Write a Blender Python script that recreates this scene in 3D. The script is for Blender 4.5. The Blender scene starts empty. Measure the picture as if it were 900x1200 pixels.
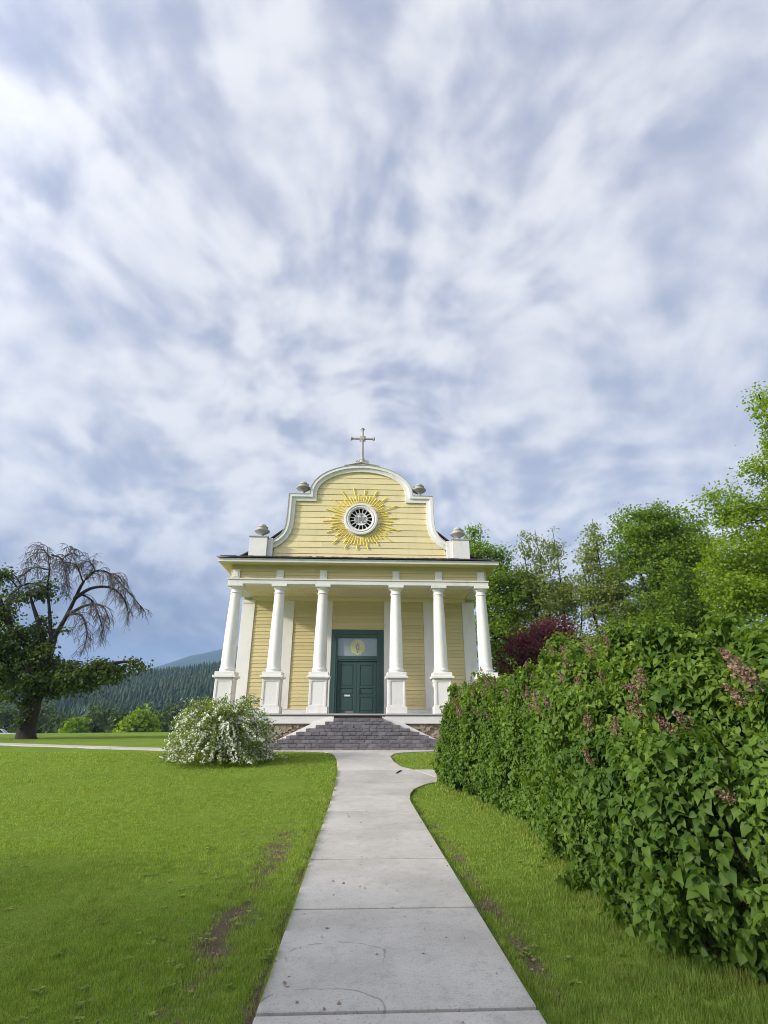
import bpy, math, random
import numpy as np
from mathutils import Vector, Matrix

C = bpy.context.scene
COL = C.collection
R = math.radians

# ------------------------------------------------------------------ camera
cam_d = bpy.data.cameras.new('camera')
cam = bpy.data.objects.new('camera', cam_d)
COL.objects.link(cam)
cam_d.sensor_fit = 'HORIZONTAL'
cam_d.sensor_width = 36.0
cam_d.lens = 594.36 / 900 * 36.0
cam_d.clip_start = 0.05
cam_d.clip_end = 20000
CAM = Vector((0.12, 0.0, 1.6))
cam.matrix_world = (Matrix.Translation(CAM) @ Matrix.Rotation(-0.0438, 4, 'Z')
                    @ Matrix.Rotation(math.pi / 2 + 0.3871, 4, 'X') @ Matrix.Rotation(0.0010, 4, 'Z'))
C.camera = cam
C.render.resolution_x = 768
C.render.resolution_y = 1024
C.view_settings.view_transform = 'Standard'
C.view_settings.look = 'None'
C.view_settings.gamma = 1
C.view_settings.use_curve_mapping = False
C.view_settings.exposure = 0.48
C.cycles.use_denoising = True
C.cycles.denoising_input_passes = 'RGB_ALBEDO_NORMAL'
C.cycles.denoising_prefilter = 'ACCURATE'
C.cycles.filter_width = 1.0

# ------------------------------------------------------------------ sun
SUN_AZ = 70.0      # degrees to the left of the church's facade normal
SUN_EL = 23.0
sd = Vector((-math.sin(R(SUN_AZ)) * math.cos(R(SUN_EL)), -math.cos(R(SUN_AZ)) * math.cos(R(SUN_EL)), math.sin(R(SUN_EL))))
sun_d = bpy.data.lights.new('sun', 'SUN')
sun_d.energy = 3.7
sun_d.angle = R(4.0)
sun_d.color = (1.0, 0.92, 0.78)
sun = bpy.data.objects.new('sun', sun_d)
COL.objects.link(sun)
sun.rotation_euler = sd.to_track_quat('Z', 'Y').to_euler()


# ------------------------------------------------------------------ node helper
class NT:
    def __init__(self, nt):
        self.nt = nt
        self.n = nt.nodes
        self.l = nt.links

    def put(self, sock, v):
        if hasattr(v, 'is_output'):
            self.l.new(v, sock)
        else:
            sock.default_value = v

    def node(self, typ, **kw):
        nd = self.n.new(typ)
        for k, v in kw.items():
            setattr(nd, k, v)
        return nd

    def math(self, op, a, b=0.0, c=None, clamp=False):
        nd = self.node('ShaderNodeMath', operation=op, use_clamp=clamp)
        self.put(nd.inputs[0], a)
        self.put(nd.inputs[1], b)
        if c is not None:
            self.put(nd.inputs[2], c)
        return nd.outputs[0]

    def vmath(self, op, a, b=(0, 0, 0)):
        nd = self.node('ShaderNodeVectorMath', operation=op)
        self.put(nd.inputs[0], a)
        self.put(nd.inputs[1], b)
        return nd.outputs['Value'] if op in ('DOT_PRODUCT', 'LENGTH', 'DISTANCE') else nd.outputs[0]

    def sep(self, v):
        nd = self.node('ShaderNodeSeparateXYZ')
        self.put(nd.inputs[0], v)
        return nd.outputs[0], nd.outputs[1], nd.outputs[2]

    def comb(self, x, y, z):
        nd = self.node('ShaderNodeCombineXYZ')
        self.put(nd.inputs[0], x)
        self.put(nd.inputs[1], y)
        self.put(nd.inputs[2], z)
        return nd.outputs[0]

    def noise(self, vec, scale, detail=3.0, rough=0.5, dist=0.0):
        nd = self.node('ShaderNodeTexNoise')
        if vec is not None:
            self.l.new(vec, nd.inputs['Vector'])
        nd.inputs['Scale'].default_value = scale
        nd.inputs['Detail'].default_value = detail
        nd.inputs['Roughness'].default_value = rough
        nd.inputs['Distortion'].default_value = dist
        return nd.outputs['Fac']

    def ramp(self, v, a, b, lo=0.0, hi=1.0, smooth=True):
        nd = self.node('ShaderNodeMapRange')
        nd.interpolation_type = 'SMOOTHSTEP' if smooth else 'LINEAR'
        nd.clamp = True if not smooth else nd.clamp
        self.put(nd.inputs[0], v)
        nd.inputs[1].default_value = a
        nd.inputs[2].default_value = b
        nd.inputs[3].default_value = lo
        nd.inputs[4].default_value = hi
        return nd.outputs[0]

    def mix(self, f, a, b, mode='MIX'):
        nd = self.node('ShaderNodeMix', data_type='RGBA', blend_type=mode)
        self.put(nd.inputs['Factor'], f)
        for s, v in ((nd.inputs[6], a), (nd.inputs[7], b)):
            if not hasattr(v, 'is_output') and len(v) == 3:
                v = (*v, 1.0)
            self.put(s, v)
        return nd.outputs[2]

    def bump(self, h, strength=0.3, dist=0.01):
        nd = self.node('ShaderNodeBump')
        nd.inputs['Strength'].default_value = strength
        nd.inputs['Distance'].default_value = dist
        self.l.new(h, nd.inputs['Height'])
        return nd.outputs[0]


# ------------------------------------------------------------------ world: sky with a broken layer of streaked cloud
w = bpy.data.worlds.new('World')
C.world = w
w.use_nodes = True
w.node_tree.nodes.clear()
T = NT(w.node_tree)
out = T.node('ShaderNodeOutputWorld')
bg = T.node('ShaderNodeBackground')
bg.inputs['Strength'].default_value = 0.1
T.l.new(bg.outputs[0], out.inputs['Surface'])
sky = T.node('ShaderNodeTexSky', sky_type='NISHITA')
sky.sun_disc = False
sky.sun_elevation = R(SUN_EL)
sky.sun_rotation = math.atan2(sd.x, sd.y)
tc = T.node('ShaderNodeTexCoord')
dirv = T.vmath('NORMALIZE', tc.outputs['Generated'])
dx, dy, dz = T.sep(dirv)
zc = T.math('ADD', T.math('MAXIMUM', dz, 0.0), 0.30)
U = T.math('DIVIDE', dx, zc)
V = T.math('DIVIDE', dy, zc)
# soft rows of cloud fanning out from one point of the layer, over finer ripples
el0, az0 = R(33.0), R(-2.6)
D0 = Vector((math.sin(az0) * math.cos(el0), math.cos(az0) * math.cos(el0), math.sin(el0)))
E1 = Vector((math.cos(az0), -math.sin(az0), 0))
E2 = E1.cross(D0)
warp = T.node('ShaderNodeTexNoise')
warp.inputs['Scale'].default_value = 2.6
warp.inputs['Detail'].default_value = 1
T.l.new(dirv, warp.inputs['Vector'])
wv = T.vmath('SCALE', T.vmath('SUBTRACT', warp.outputs['Color'], (0.5, 0.5, 0.5)))
wv.node.inputs['Scale'].default_value = 0.20
dw = T.vmath('ADD', dirv, wv)
qx = T.vmath('DOT_PRODUCT', dw, tuple(E1))
qy = T.vmath('DOT_PRODUCT', dw, tuple(E2))
q = T.comb(qx, qy, 0.0)
rr = T.vmath('LENGTH', q)
nx, ny, _ = T.sep(T.vmath('NORMALIZE', q))
lr = T.math('LOGARITHM', T.math('ADD', rr, 0.30), 2.718)


def fan(k, s, off, det):
    return T.noise(T.comb(T.math('MULTIPLY', nx, k), T.math('MULTIPLY', ny, k), T.math('MULTIPLY_ADD', lr, s, off)), 1.0, det, 0.5)


streak = T.math('ADD', T.math('MULTIPLY', fan(5.4, 6.2, 4.1, 2.0), 0.58), T.math('MULTIPLY', T.noise(dw, 7.5, 3.0, 0.5), 0.42))
ds = T.vmath('MULTIPLY', dw, (1.0, 1.0, 1.7))
cells = T.math('ADD', T.math('MULTIPLY', T.noise(ds, 11.0, 2.0, 0.5), 0.62), T.math('MULTIPLY', T.noise(T.comb(U, V, 5.0), 5.0, 3.0, 0.5, 0.2), 0.38))
big = T.noise(dirv, 2.2, 2.0, 0.5)
wst = T.math('MULTIPLY', T.ramp(rr, 0.10, 0.44, 0.03, 0.88), T.ramp(qy, -0.22, 0.16, 0.25, 1.0))
dens = T.math('ADD', T.math('MULTIPLY', streak, wst), T.math('MULTIPLY', cells, T.math('SUBTRACT', 1.0, wst)))
dens = T.math('ADD', dens, T.math('MULTIPLY', T.math('SUBTRACT', big, 0.5), 0.12))
fine = T.noise(dw, 16.0, 4.0, 0.55)
dens = T.math('ADD', dens, T.math('MULTIPLY', T.math('SUBTRACT', fine, 0.5), 0.24))
rip = T.noise(ds, 15.0, 3.0, 0.5)
dens = T.math('ADD', dens, T.math('MULTIPLY', T.math('MULTIPLY', T.math('SUBTRACT', rip, 0.5), 0.42), T.ramp(qy, -0.30, 0.12, 1.0, 0.12)))
t = T.ramp(dens, 0.335, 0.645)
sdot = T.vmath('DOT_PRODUCT', dirv, tuple(sd))
aur = T.math('POWER', T.math('MAXIMUM', T.math('MULTIPLY_ADD', sdot, 0.5, 0.5), 0.0), 12.0)
glow = T.math('MULTIPLY_ADD', aur, 4.5, 0.94)
thin = T.mix(0.18, (3.85, 4.15, 5.35), sky.outputs[0])
white = (6.5, 6.6, 6.95)
cl = T.mix(t, thin, white)
# heavier, bluer cloud low over the hills
low = T.math('MULTIPLY', T.ramp(dz, 0.10, 0.36, 1.0, 0.0), T.ramp(dx, -0.55, 0.25, 1.0, 0.35))
lowc = T.mix(T.ramp(T.math('ADD', T.math('MULTIPLY', cells, 0.6), T.math('MULTIPLY', fine, 0.4)), 0.42, 0.58), (1.0, 1.27, 2.1), (1.95, 2.3, 3.3))
cl = T.mix(T.math('MULTIPLY', low, 0.93), cl, lowc)
clg = T.vmath('SCALE', cl)
T.l.new(glow, clg.node.inputs['Scale'])
T.l.new(clg, bg.inputs['Color'])

# ------------------------------------------------------------------ terrain height
def sstep(a, b, v):
    t_ = np.clip((np.asarray(v, float) - a) / (b - a), 0, 1)
    return t_ * t_ * (3 - 2 * t_)


def ground_z(x, y):
    x = np.asarray(x, float)
    y = np.asarray(y, float)
    z = 0.47 * sstep(11, 21, y)
    r = np.hypot(x, y)
    az = np.degrees(np.arctan2(x, np.maximum(y, 0.01)))
    crest = 48 + 40 * sstep(-13, -6, az)
    d = np.clip(r - crest, 0, None)
    return z - np.minimum(0.001 * d * d, 14.0)


def gz(x, y):
    return float(ground_z(x, y))


# ------------------------------------------------------------------ mesh helpers
class MB:
    def __init__(self):
        self.v = []
        self.f = []

    def add(self, vs, fs):
        o = len(self.v)
        self.v.extend([tuple(p) for p in vs])
        self.f.extend([tuple(i + o for i in f) for f in fs])
        return self

    def box(self, x0, x1, y0, y1, z0, z1):
        return self.add([(x0, y0, z0), (x1, y0, z0), (x1, y1, z0), (x0, y1, z0), (x0, y0, z1), (x1, y0, z1), (x1, y1, z1), (x0, y1, z1)],
                        [(0, 3, 2, 1), (4, 5, 6, 7), (0, 1, 5, 4), (1, 2, 6, 5), (2, 3, 7, 6), (3, 0, 4, 7)])

    def prism_y(self, poly, y0, y1):            # poly of (x, z), counter-clockwise seen from -y
        n = len(poly)
        vs = [(x, y0, z) for x, z in poly] + [(x, y1, z) for x, z in poly]
        fs = [tuple(range(n)), tuple(range(2 * n - 1, n - 1, -1))]
        fs += [(i, i + n, (i + 1) % n + n, (i + 1) % n) for i in range(n)]
        return self.add(vs, fs)

    def prism_z(self, poly, z0, z1):            # poly of (x, y), z0/z1 numbers or functions
        n = len(poly)
        a = z0 if callable(z0) else (lambda x, y: z0)
        b = z1 if callable(z1) else (lambda x, y: z1)
        vs = [(x, y, a(x, y)) for x, y in poly] + [(x, y, b(x, y)) for x, y in poly]
        fs = [tuple(range(n - 1, -1, -1)), tuple(range(n, 2 * n))]
        fs += [(i, (i + 1) % n, (i + 1) % n + n, i + n) for i in range(n)]
        return self.add(vs, fs)

    def lathe(self, prof, c=(0, 0, 0), n=24, axis='z'):
        vs = []
        for r, h in prof:
            for k in range(n):
                a = 2 * math.pi * k / n
                p = (r * math.cos(a), r * math.sin(a), h) if axis == 'z' else (r * math.cos(a), h, r * math.sin(a))
                vs.append((c[0] + p[0], c[1] + p[1], c[2] + p[2]))
        fs = []
        for i in range(len(prof) - 1):
            for k in range(n):
                f = (i * n + k, i * n + (k + 1) % n, (i + 1) * n + (k + 1) % n, (i + 1) * n + k)
                fs.append(f if axis == 'z' else f[::-1])
        m = len(prof) - 1
        fs.append(tuple(range(n - 1, -1, -1)))
        fs.append(tuple(m * n + k for k in range(n)))
        return self.add(vs, fs)

    def tube(self, pts, rad, n=8):
        pts = [Vector(p) for p in pts]
        if not hasattr(rad, '__len__'):
            rad = [rad] * len(pts)
        vs, fs = [], []
        for i, p in enumerate(pts):
            d = (pts[min(i + 1, len(pts) - 1)] - pts[max(i - 1, 0)])
            d = d.normalized() if d.length > 1e-9 else Vector((0, 0, 1))
            a = d.cross(Vector((0, 0, 1)) if abs(d.z) < 0.9 else Vector((1, 0, 0))).normalized()
            b = d.cross(a)
            for k in range(n):
                t_ = 2 * math.pi * k / n
                vs.append(p + (a * math.cos(t_) + b * math.sin(t_)) * rad[i])
        for i in range(len(pts) - 1):
            for k in range(n):
                fs.append((i * n + k, i * n + (k + 1) % n, (i + 1) * n + (k + 1) % n, (i + 1) * n + k))
        fs.append(tuple(range(n)))
        fs.append(tuple((len(pts) - 1) * n + k for k in range(n - 1, -1, -1)))
        return self.add(vs, fs)

    def sweep_xz(self, path, prof, y, closed_ends=True):   # path of (x,z); prof of (offset, dy), offset to the left of travel
        n = len(path)
        m = len(prof)
        vs = []
        for i in range(n):
            p = Vector(path[i])
            d0 = (p - Vector(path[i - 1])).normalized() if i else None
            d1 = (Vector(path[i + 1]) - p).normalized() if i < n - 1 else None
            d0 = d0 or d1
            d1 = d1 or d0
            n0 = Vector((-d0.y, d0.x))
            n1 = Vector((-d1.y, d1.x))
            nn = (n0 + n1).normalized()
            nn = nn / max(0.35, nn.dot(n0))
            for o, dyy in prof:
                vs.append((p.x + nn.x * o, y + dyy, p.y + nn.y * o))
        fs = []
        for i in range(n - 1):
            for k in range(m):
                fs.append((i * m + k, (i + 1) * m + k, (i + 1) * m + (k + 1) % m, i * m + (k + 1) % m))
        fs.append(tuple(range(m)))
        fs.append(tuple((n - 1) * m + k for k in range(m - 1, -1, -1)))
        return self.add(vs, fs)

    def mesh(self, name, off=(0, 0, 0), smooth=False):
        me = bpy.data.meshes.new(name)
        me.from_pydata([(x - off[0], y - off[1], z - off[2]) for x, y, z in self.v], [], self.f)
        if smooth:
            me.shade_smooth()
            me.set_sharp_from_angle(angle=R(38))
        me.update()
        return me


def wloc(o):
    v = Vector((0, 0, 0))
    while o is not None:
        v += o.location
        o = o.parent
    return v


def fix_normals(me):
    import bmesh
    b = bmesh.new()
    b.from_mesh(me)
    bmesh.ops.recalc_face_normals(b, faces=b.faces)
    b.to_mesh(me)
    b.free()


def obj(name, mb, mat, parent=None, smooth=False, loc=None, bevel=0.0, kind=None):
    """link one mesh object; vertices are given in world space"""
    base = wloc(parent)
    o_loc = Vector(loc) if loc is not None else base
    me = mb.mesh(name, o_loc, smooth)
    fix_normals(me)
    me.materials.append(mat)
    o = bpy.data.objects.new(name, me)
    COL.objects.link(o)
    o.location = o_loc - base
    o.parent = parent
    if bevel:
        b = o.modifiers.new('bevel', 'BEVEL')
        b.width = bevel
        b.segments = 1
        b.limit_method = 'ANGLE'
    if kind:
        o['kind'] = kind
    return o


def inst(src, parent, loc, name=None, scale=None, rot=None):
    """copy of one object (shared mesh), loc relative to its parent"""
    o = src.copy()
    o.name = name or src.name
    COL.objects.link(o)
    o.parent = parent
    o.location = loc
    if scale is not None:
        o.scale = scale
    if rot is not None:
        o.rotation_euler = rot
    return o


def tag(o, label, cat, group=None):
    o['label'] = label
    o['category'] = cat
    if group:
        o['group'] = group
    return o


def thing(name, label, cat, loc, group=None):
    o = bpy.data.objects.new(name, None)
    o.empty_display_size = 0.3
    COL.objects.link(o)
    o.location = loc
    return tag(o, label, cat, group)


def raw_mesh(name, verts, tris, mat, parent=None, kind=None, smooth=False):
    """fast mesh from numpy arrays, vertices in world space"""
    base = wloc(parent)
    verts = np.ascontiguousarray(verts, np.float32) - np.array(base, np.float32)
    tris = np.ascontiguousarray(tris, np.int32)
    me = bpy.data.meshes.new(name)
    me.vertices.add(len(verts))
    me.vertices.foreach_set('co', verts.ravel())
    k = tris.shape[1]
    me.loops.add(tris.size)
    me.loops.foreach_set('vertex_index', tris.ravel())
    me.polygons.add(len(tris))
    me.polygons.foreach_set('loop_start', np.arange(0, tris.size, k, dtype=np.int32))
    me.polygons.foreach_set('loop_total', np.full(len(tris), k, np.int32))
    if smooth:
        me.polygons.foreach_set('use_smooth', np.ones(len(tris), bool))
    me.update(calc_edges=True)
    me.materials.append(mat)
    o = bpy.data.objects.new(name, me)
    COL.objects.link(o)
    o.parent = parent
    if kind:
        o['kind'] = kind
    return o


def norm(a):
    return a / np.maximum(np.linalg.norm(a, axis=-1, keepdims=True), 1e-9)


def frames(nrm, tip):
    """rotation matrices with local y along tip and local z near nrm"""
    t_ = norm(tip)
    n_ = norm(nrm - (nrm * t_).sum(-1, keepdims=True) * t_)
    x_ = np.cross(t_, n_)
    return np.stack([x_, t_, n_], axis=-1)


def scatter(tv, tf, pos, rot, scale):
    tv = np.asarray(tv, float)
    tf = np.asarray(tf, int)
    n = len(pos)
    s = np.asarray(scale, float)
    s = s[:, None, None] if s.ndim == 1 else s[:, None, :]
    v = np.einsum('nij,nkj->nki', rot, tv[None] * s) + pos[:, None, :]
    f = tf[None] + (np.arange(n) * len(tv))[:, None, None]
    return v.reshape(-1, 3), f.reshape(-1, tf.shape[1])


KITE_V = [(0, 0, 0), (0.42, 0.45, 0.10), (0, 1, -0.06), (-0.42, 0.45, 0.10)]
KITE_F = [(0, 1, 2), (0, 2, 3)]
HEART_V = [(0, 0, 0), (0.30, -0.10, 0.06), (0.47, 0.20, 0.16), (0.34, 0.58, 0.11), (0, 1.08, -0.22),
           (-0.34, 0.58, 0.11), (-0.47, 0.20, 0.16), (-0.30, -0.10, 0.06), (0, 0.5, 0.0)]
HEART_F = [(0, 1, 2), (0, 2, 8), (8, 2, 3), (8, 3, 4), (8, 4, 5), (8, 5, 6), (0, 8, 6), (0, 6, 7)]


# ------------------------------------------------------------------ materials
def new_mat(name):
    m = bpy.data.materials.new(name)
    m.use_nodes = True
    t_ = NT(m.node_tree)
    p = t_.n['Principled BSDF']
    return m, t_, p


def paint(name, col, rough=0.6, dirt=0.25, grain=(6, 6, 60), dirtcol=(0.30, 0.27, 0.22), scale=1.0, bump=0.12):
    m, t_, p = new_mat(name)
    geo = t_.node('ShaderNodeNewGeometry')
    v = t_.vmath('MULTIPLY', geo.outputs['Position'], (1.0, 1.0, 0.25))
    n1 = t_.noise(v, 3.0 * scale, 5, 0.6)
    n2 = t_.noise(geo.outputs['Position'], 0.7, 2, 0.5)
    v3 = t_.vmath('MULTIPLY', geo.outputs['Position'], grain)
    n3 = t_.noise(v3, 2.0, 4, 0.65)
    oi = t_.node('ShaderNodeObjectInfo')
    hue = t_.math('MULTIPLY_ADD', oi.outputs['Random'], 0.15, 0.92)
    c = t_.mix(t_.ramp(n1, 0.5, 0.8, 0, dirt), col, dirtcol)
    c = t_.mix(t_.ramp(n2, 0.35, 0.7, 0, dirt * 0.5), c, tuple(k * 0.8 for k in col))
    c = t_.mix(t_.ramp(n3, 0.55, 0.8, 0, dirt * 0.7), c, dirtcol)
    sc = t_.vmath('SCALE', c)
    t_.l.new(hue, sc.node.inputs['Scale'])
    t_.l.new(sc, p.inputs['Base Color'])
    p.inputs['Roughness'].default_value = rough
    p.inputs['Specular IOR Level'].default_value = 0.3
    t_.l.new(t_.bump(n3, bump, 0.01), p.inputs['Normal'])
    return m


def leaf_mat(name, dark, light, trans=0.35, tcol=None, rough=0.5, spec=0.3, clump=1.2, ucol=None):
    m, t_, p = new_mat(name)
    geo = t_.node('ShaderNodeNewGeometry')
    oi = t_.node('ShaderNodeObjectInfo')
    f = t_.math('FRACT', t_.math('ADD', geo.outputs['Random Per Island'], t_.math('MULTIPLY', oi.outputs['Random'], 7.31)))
    n = t_.noise(geo.outputs['Position'], clump, 2, 0.5)
    f = t_.math('ADD', t_.math('MULTIPLY', f, 0.6), t_.ramp(n, 0.3, 0.7, 0.0, 0.4))
    c = t_.mix(f, dark, light)
    t_.l.new(c, p.inputs['Base Color'])
    p.inputs['Roughness'].default_value = rough
    p.inputs['Specular IOR Level'].default_value = spec
    tr = t_.node('ShaderNodeBsdfTranslucent')
    tc_ = t_.mix(1.0, c, tcol or (1.0, 1.0, 0.45), 'MULTIPLY')
    sc = t_.vmath('SCALE', tc_)
    sc.node.inputs['Scale'].default_value = 1.6
    t_.l.new(sc, tr.inputs['Color'])
    ms = t_.node('ShaderNodeMixShader')
    ms.inputs[0].default_value = trans
    t_.l.new(p.outputs[0], ms.inputs[1])
    t_.l.new(tr.outputs[0], ms.inputs[2])
    t_.l.new(ms.outputs[0], t_.n['Material Output'].inputs['Surface'])
    return m


def bark_mat(name, a, b, scale=6.0):
    m, t_, p = new_mat(name)
    geo = t_.node('ShaderNodeNewGeometry')
    v = t_.vmath('MULTIPLY', geo.outputs['Position'], (1, 1, 0.3))
    n = t_.noise(v, scale, 6, 0.7)
    t_.l.new(t_.mix(t_.ramp(n, 0.35, 0.7), a, b), p.inputs['Base Color'])
    p.inputs['Roughness'].default_value = 0.9
    t_.l.new(t_.bump(n, 0.8, 0.05), p.inputs['Normal'])
    return m


def plain(name, col, rough=0.5, metal=0.0, spec=0.4, var=0.15, scale=20):
    m, t_, p = new_mat(name)
    geo = t_.node('ShaderNodeNewGeometry')
    n = t_.noise(geo.outputs['Position'], scale, 4, 0.6)
    t_.l.new(t_.mix(t_.ramp(n, 0.3, 0.75), col, tuple(k * (1 - var) for k in col)), p.inputs['Base Color'])
    p.inputs['Roughness'].default_value = rough
    p.inputs['Metallic'].default_value = metal
    p.inputs['Specular IOR Level'].default_value = spec
    return m


M = {}
M['white'] = paint('white_paint', (0.745, 0.728, 0.695), 0.55, 0.40, dirtcol=(0.42, 0.40, 0.36))
M['white_old'] = paint('weathered_white_paint', (0.70, 0.69, 0.67), 0.7, 0.45, grain=(10, 10, 3), dirtcol=(0.36, 0.34, 0.31))
M['trim_grey'] = paint('grey_trim', (0.36, 0.34, 0.34), 0.6, 0.2)
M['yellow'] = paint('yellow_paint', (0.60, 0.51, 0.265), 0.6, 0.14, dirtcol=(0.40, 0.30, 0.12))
M['cream'] = paint('pale_yellow', (0.71, 0.615, 0.345), 0.65, 0.40, grain=(2, 20, 30), dirtcol=(0.48, 0.38, 0.20))  # paler, less saturated yellow for the gable boards
M['soffit'] = paint('cream_soffit_paint', (0.70, 0.61, 0.39), 0.6, 0.12)
M['gold'] = plain('sunburst_yellow', (0.90, 0.70, 0.05), 0.5, var=0.12)
M['green'] = paint('dark_green_paint', (0.045, 0.088, 0.084), 0.38, 0.10, dirtcol=(0.06, 0.10, 0.10), bump=0.05)
M['roof'] = paint('dark_shingle', (0.055, 0.05, 0.05), 0.9, 0.5)
M['iron'] = plain('dark_grey_metal', (0.10, 0.10, 0.11), 0.5, 0.3)
M['card'] = plain('white_card', (0.75, 0.75, 0.75), 0.6)
M['brown'] = plain('brown_wood', (0.12, 0.06, 0.035), 0.6)
M['emblem'] = plain('emblem_grey', (0.24, 0.25, 0.26), 0.5)
M['stone'] = paint('rubble_stone', (0.35, 0.28, 0.21), 0.9, 0.5, grain=(8, 8, 8), dirtcol=(0.09, 0.07, 0.055), scale=2.5, bump=0.5)
M['soil'] = paint('bare_soil', (0.12, 0.085, 0.06), 0.95, 0.5, grain=(9, 9, 9), dirtcol=(0.05, 0.035, 0.025), scale=3, bump=0.6)
M['step'] = paint('dark_paver', (0.17, 0.16, 0.17), 0.85, 0.6, grain=(9, 9, 20), dirtcol=(0.035, 0.032, 0.035), scale=4, bump=0.4)
M['cross'] = paint('weathered_grey_paint', (0.42, 0.41, 0.40), 0.7, 0.5, grain=(14, 14, 6), dirtcol=(0.22, 0.21, 0.20))


def glass(name, col, rough=0.06, spec=0.8):
    m, t_, p = new_mat(name)
    p.inputs['Base Color'].default_value = (*col, 1)
    p.inputs['Roughness'].default_value = rough
    p.inputs['Specular IOR Level'].default_value = spec
    p.inputs['Coat Weight'].default_value = 0.5
    p.inputs['Coat Roughness'].default_value = 0.03
    return m


M['dark_glass'] = glass('dark_window_glass', (0.012, 0.016, 0.025))
M['pale_glass'] = glass('etched_window_glass', (0.26, 0.33, 0.36), 0.12)
M['etch'] = plain('yellow_etched_glass', (0.62, 0.60, 0.33), 0.25, spec=0.6, var=0.3, scale=9)

# concrete with stains, trowel grain and two scraped arcs
m, T2, p = new_mat('concrete')
geo = T2.node('ShaderNodeNewGeometry')
P = geo.outputs['Position']
oi = T2.node('ShaderNodeObjectInfo')
nA = T2.noise(P, 0.9, 5, 0.6)
nB = T2.noise(P, 60.0, 3, 0.7)
nC = T2.noise(T2.vmath('MULTIPLY', P, (1.2, 26, 1)), 3.0, 3, 0.6)
nD = T2.noise(P, 9.0, 8, 0.72)
c = T2.mix(T2.ramp(nA, 0.3, 0.72), (0.47, 0.445, 0.41), (0.345, 0.325, 0.295))
c = T2.mix(T2.ramp(nD, 0.48, 0.72, 0, 0.5), c, (0.23, 0.22, 0.205))
c = T2.mix(T2.ramp(nC, 0.52, 0.75, 0, 0.28), c, (0.30, 0.295, 0.29))
c = T2.mix(T2.ramp(nB, 0.53, 0.70, 0, 0.7), c, (0.20, 0.19, 0.175))
px, py, _ = T2.sep(P)
for (ax, ay, ra, sgn) in ((-0.02, 4.55, 0.36, 1), (-0.10, 3.82, 0.40, -1)):
    ex = T2.math('SUBTRACT', px, ax)
    ey = T2.math('MULTIPLY', T2.math('SUBTRACT', py, ay), 1.5)
    wob = T2.math('MULTIPLY', T2.math('SUBTRACT', T2.noise(P, 7, 2), 0.5), 0.10)
    dd = T2.math('ABSOLUTE', T2.math('SUBTRACT', T2.math('ADD', T2.vmath('LENGTH', T2.comb(ex, ey, 0)), wob), ra))
    line = T2.ramp(dd, 0.004, 0.014, 1, 0)
    msk = T2.math('MULTIPLY', T2.ramp(ey, -0.25, 0.05, 0, 1), T2.ramp(T2.noise(P, 11, 3), 0.38, 0.5))
    c = T2.mix(T2.math('MULTIPLY', T2.math('MULTIPLY', line, msk), 0.6), c, (0.14, 0.14, 0.135))
tint = T2.vmath('SCALE', c)
T2.l.new(T2.math('MULTIPLY_ADD', oi.outputs['Random'], 0.14, 0.95), tint.node.inputs['Scale'])
T2.l.new(tint, p.inputs['Base Color'])
p.inputs['Roughness'].default_value = 0.85
T2.l.new(T2.bump(T2.math('ADD', nB, nC), 0.25, 0.006), p.inputs['Normal'])
M['concrete'] = m


# worn, bare places in the lawn, along both sides of the path (also used to thin the grass blades)
def smooth_noise(x, y, seed, scale):
    rs = np.random.RandomState(seed)
    g = rs.rand(64, 64)
    fx, fy = np.asarray(x) / scale, np.asarray(y) / scale
    ix, iy = np.floor(fx).astype(int), np.floor(fy).astype(int)
    tx, ty = fx - ix, fy - iy
    tx = tx * tx * (3 - 2 * tx)
    ty = ty * ty * (3 - 2 * ty)
    a = g[ix % 64, iy % 64]
    b = g[(ix + 1) % 64, iy % 64]
    c_ = g[ix % 64, (iy + 1) % 64]
    d = g[(ix + 1) % 64, (iy + 1) % 64]
    return (a * (1 - tx) + b * tx) * (1 - ty) + (c_ * (1 - tx) + d * tx) * ty


def bare(x, y):
    """0..1, how worn the turf is"""
    x = np.asarray(x, float)
    y = np.asarray(y, float)
    n = 0.30 * smooth_noise(x, y, 3, 0.50) + 0.38 * smooth_noise(x, y, 4, 0.17) + 0.32 * smooth_noise(x, y, 6, 0.065)
    left = np.exp(-((x + 0.93) / 0.30) ** 2) * sstep(1, 2, y) * (1 - sstep(8.5, 13, y))
    edge = np.exp(-(np.maximum(np.abs(x - 0.372) - 0.82, 0) / 0.13) ** 2)
    right = np.exp(-((x - 1.36) / 0.17) ** 2) * (1 - sstep(9, 12, y))
    hed = np.exp(-((x - 2.9) / 0.45) ** 2) * (1 - sstep(13, 15, y)) * 0.8
    mm = np.maximum.reduce([left * 0.60, edge * 0.60, right * 0.58, hed * 0.72])
    mm = mm + 0.10 * (smooth_noise(x, y, 5, 1.3) - 0.5)
    return np.clip((mm * 1.25 - n) * 3.0, 0, 1)


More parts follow.
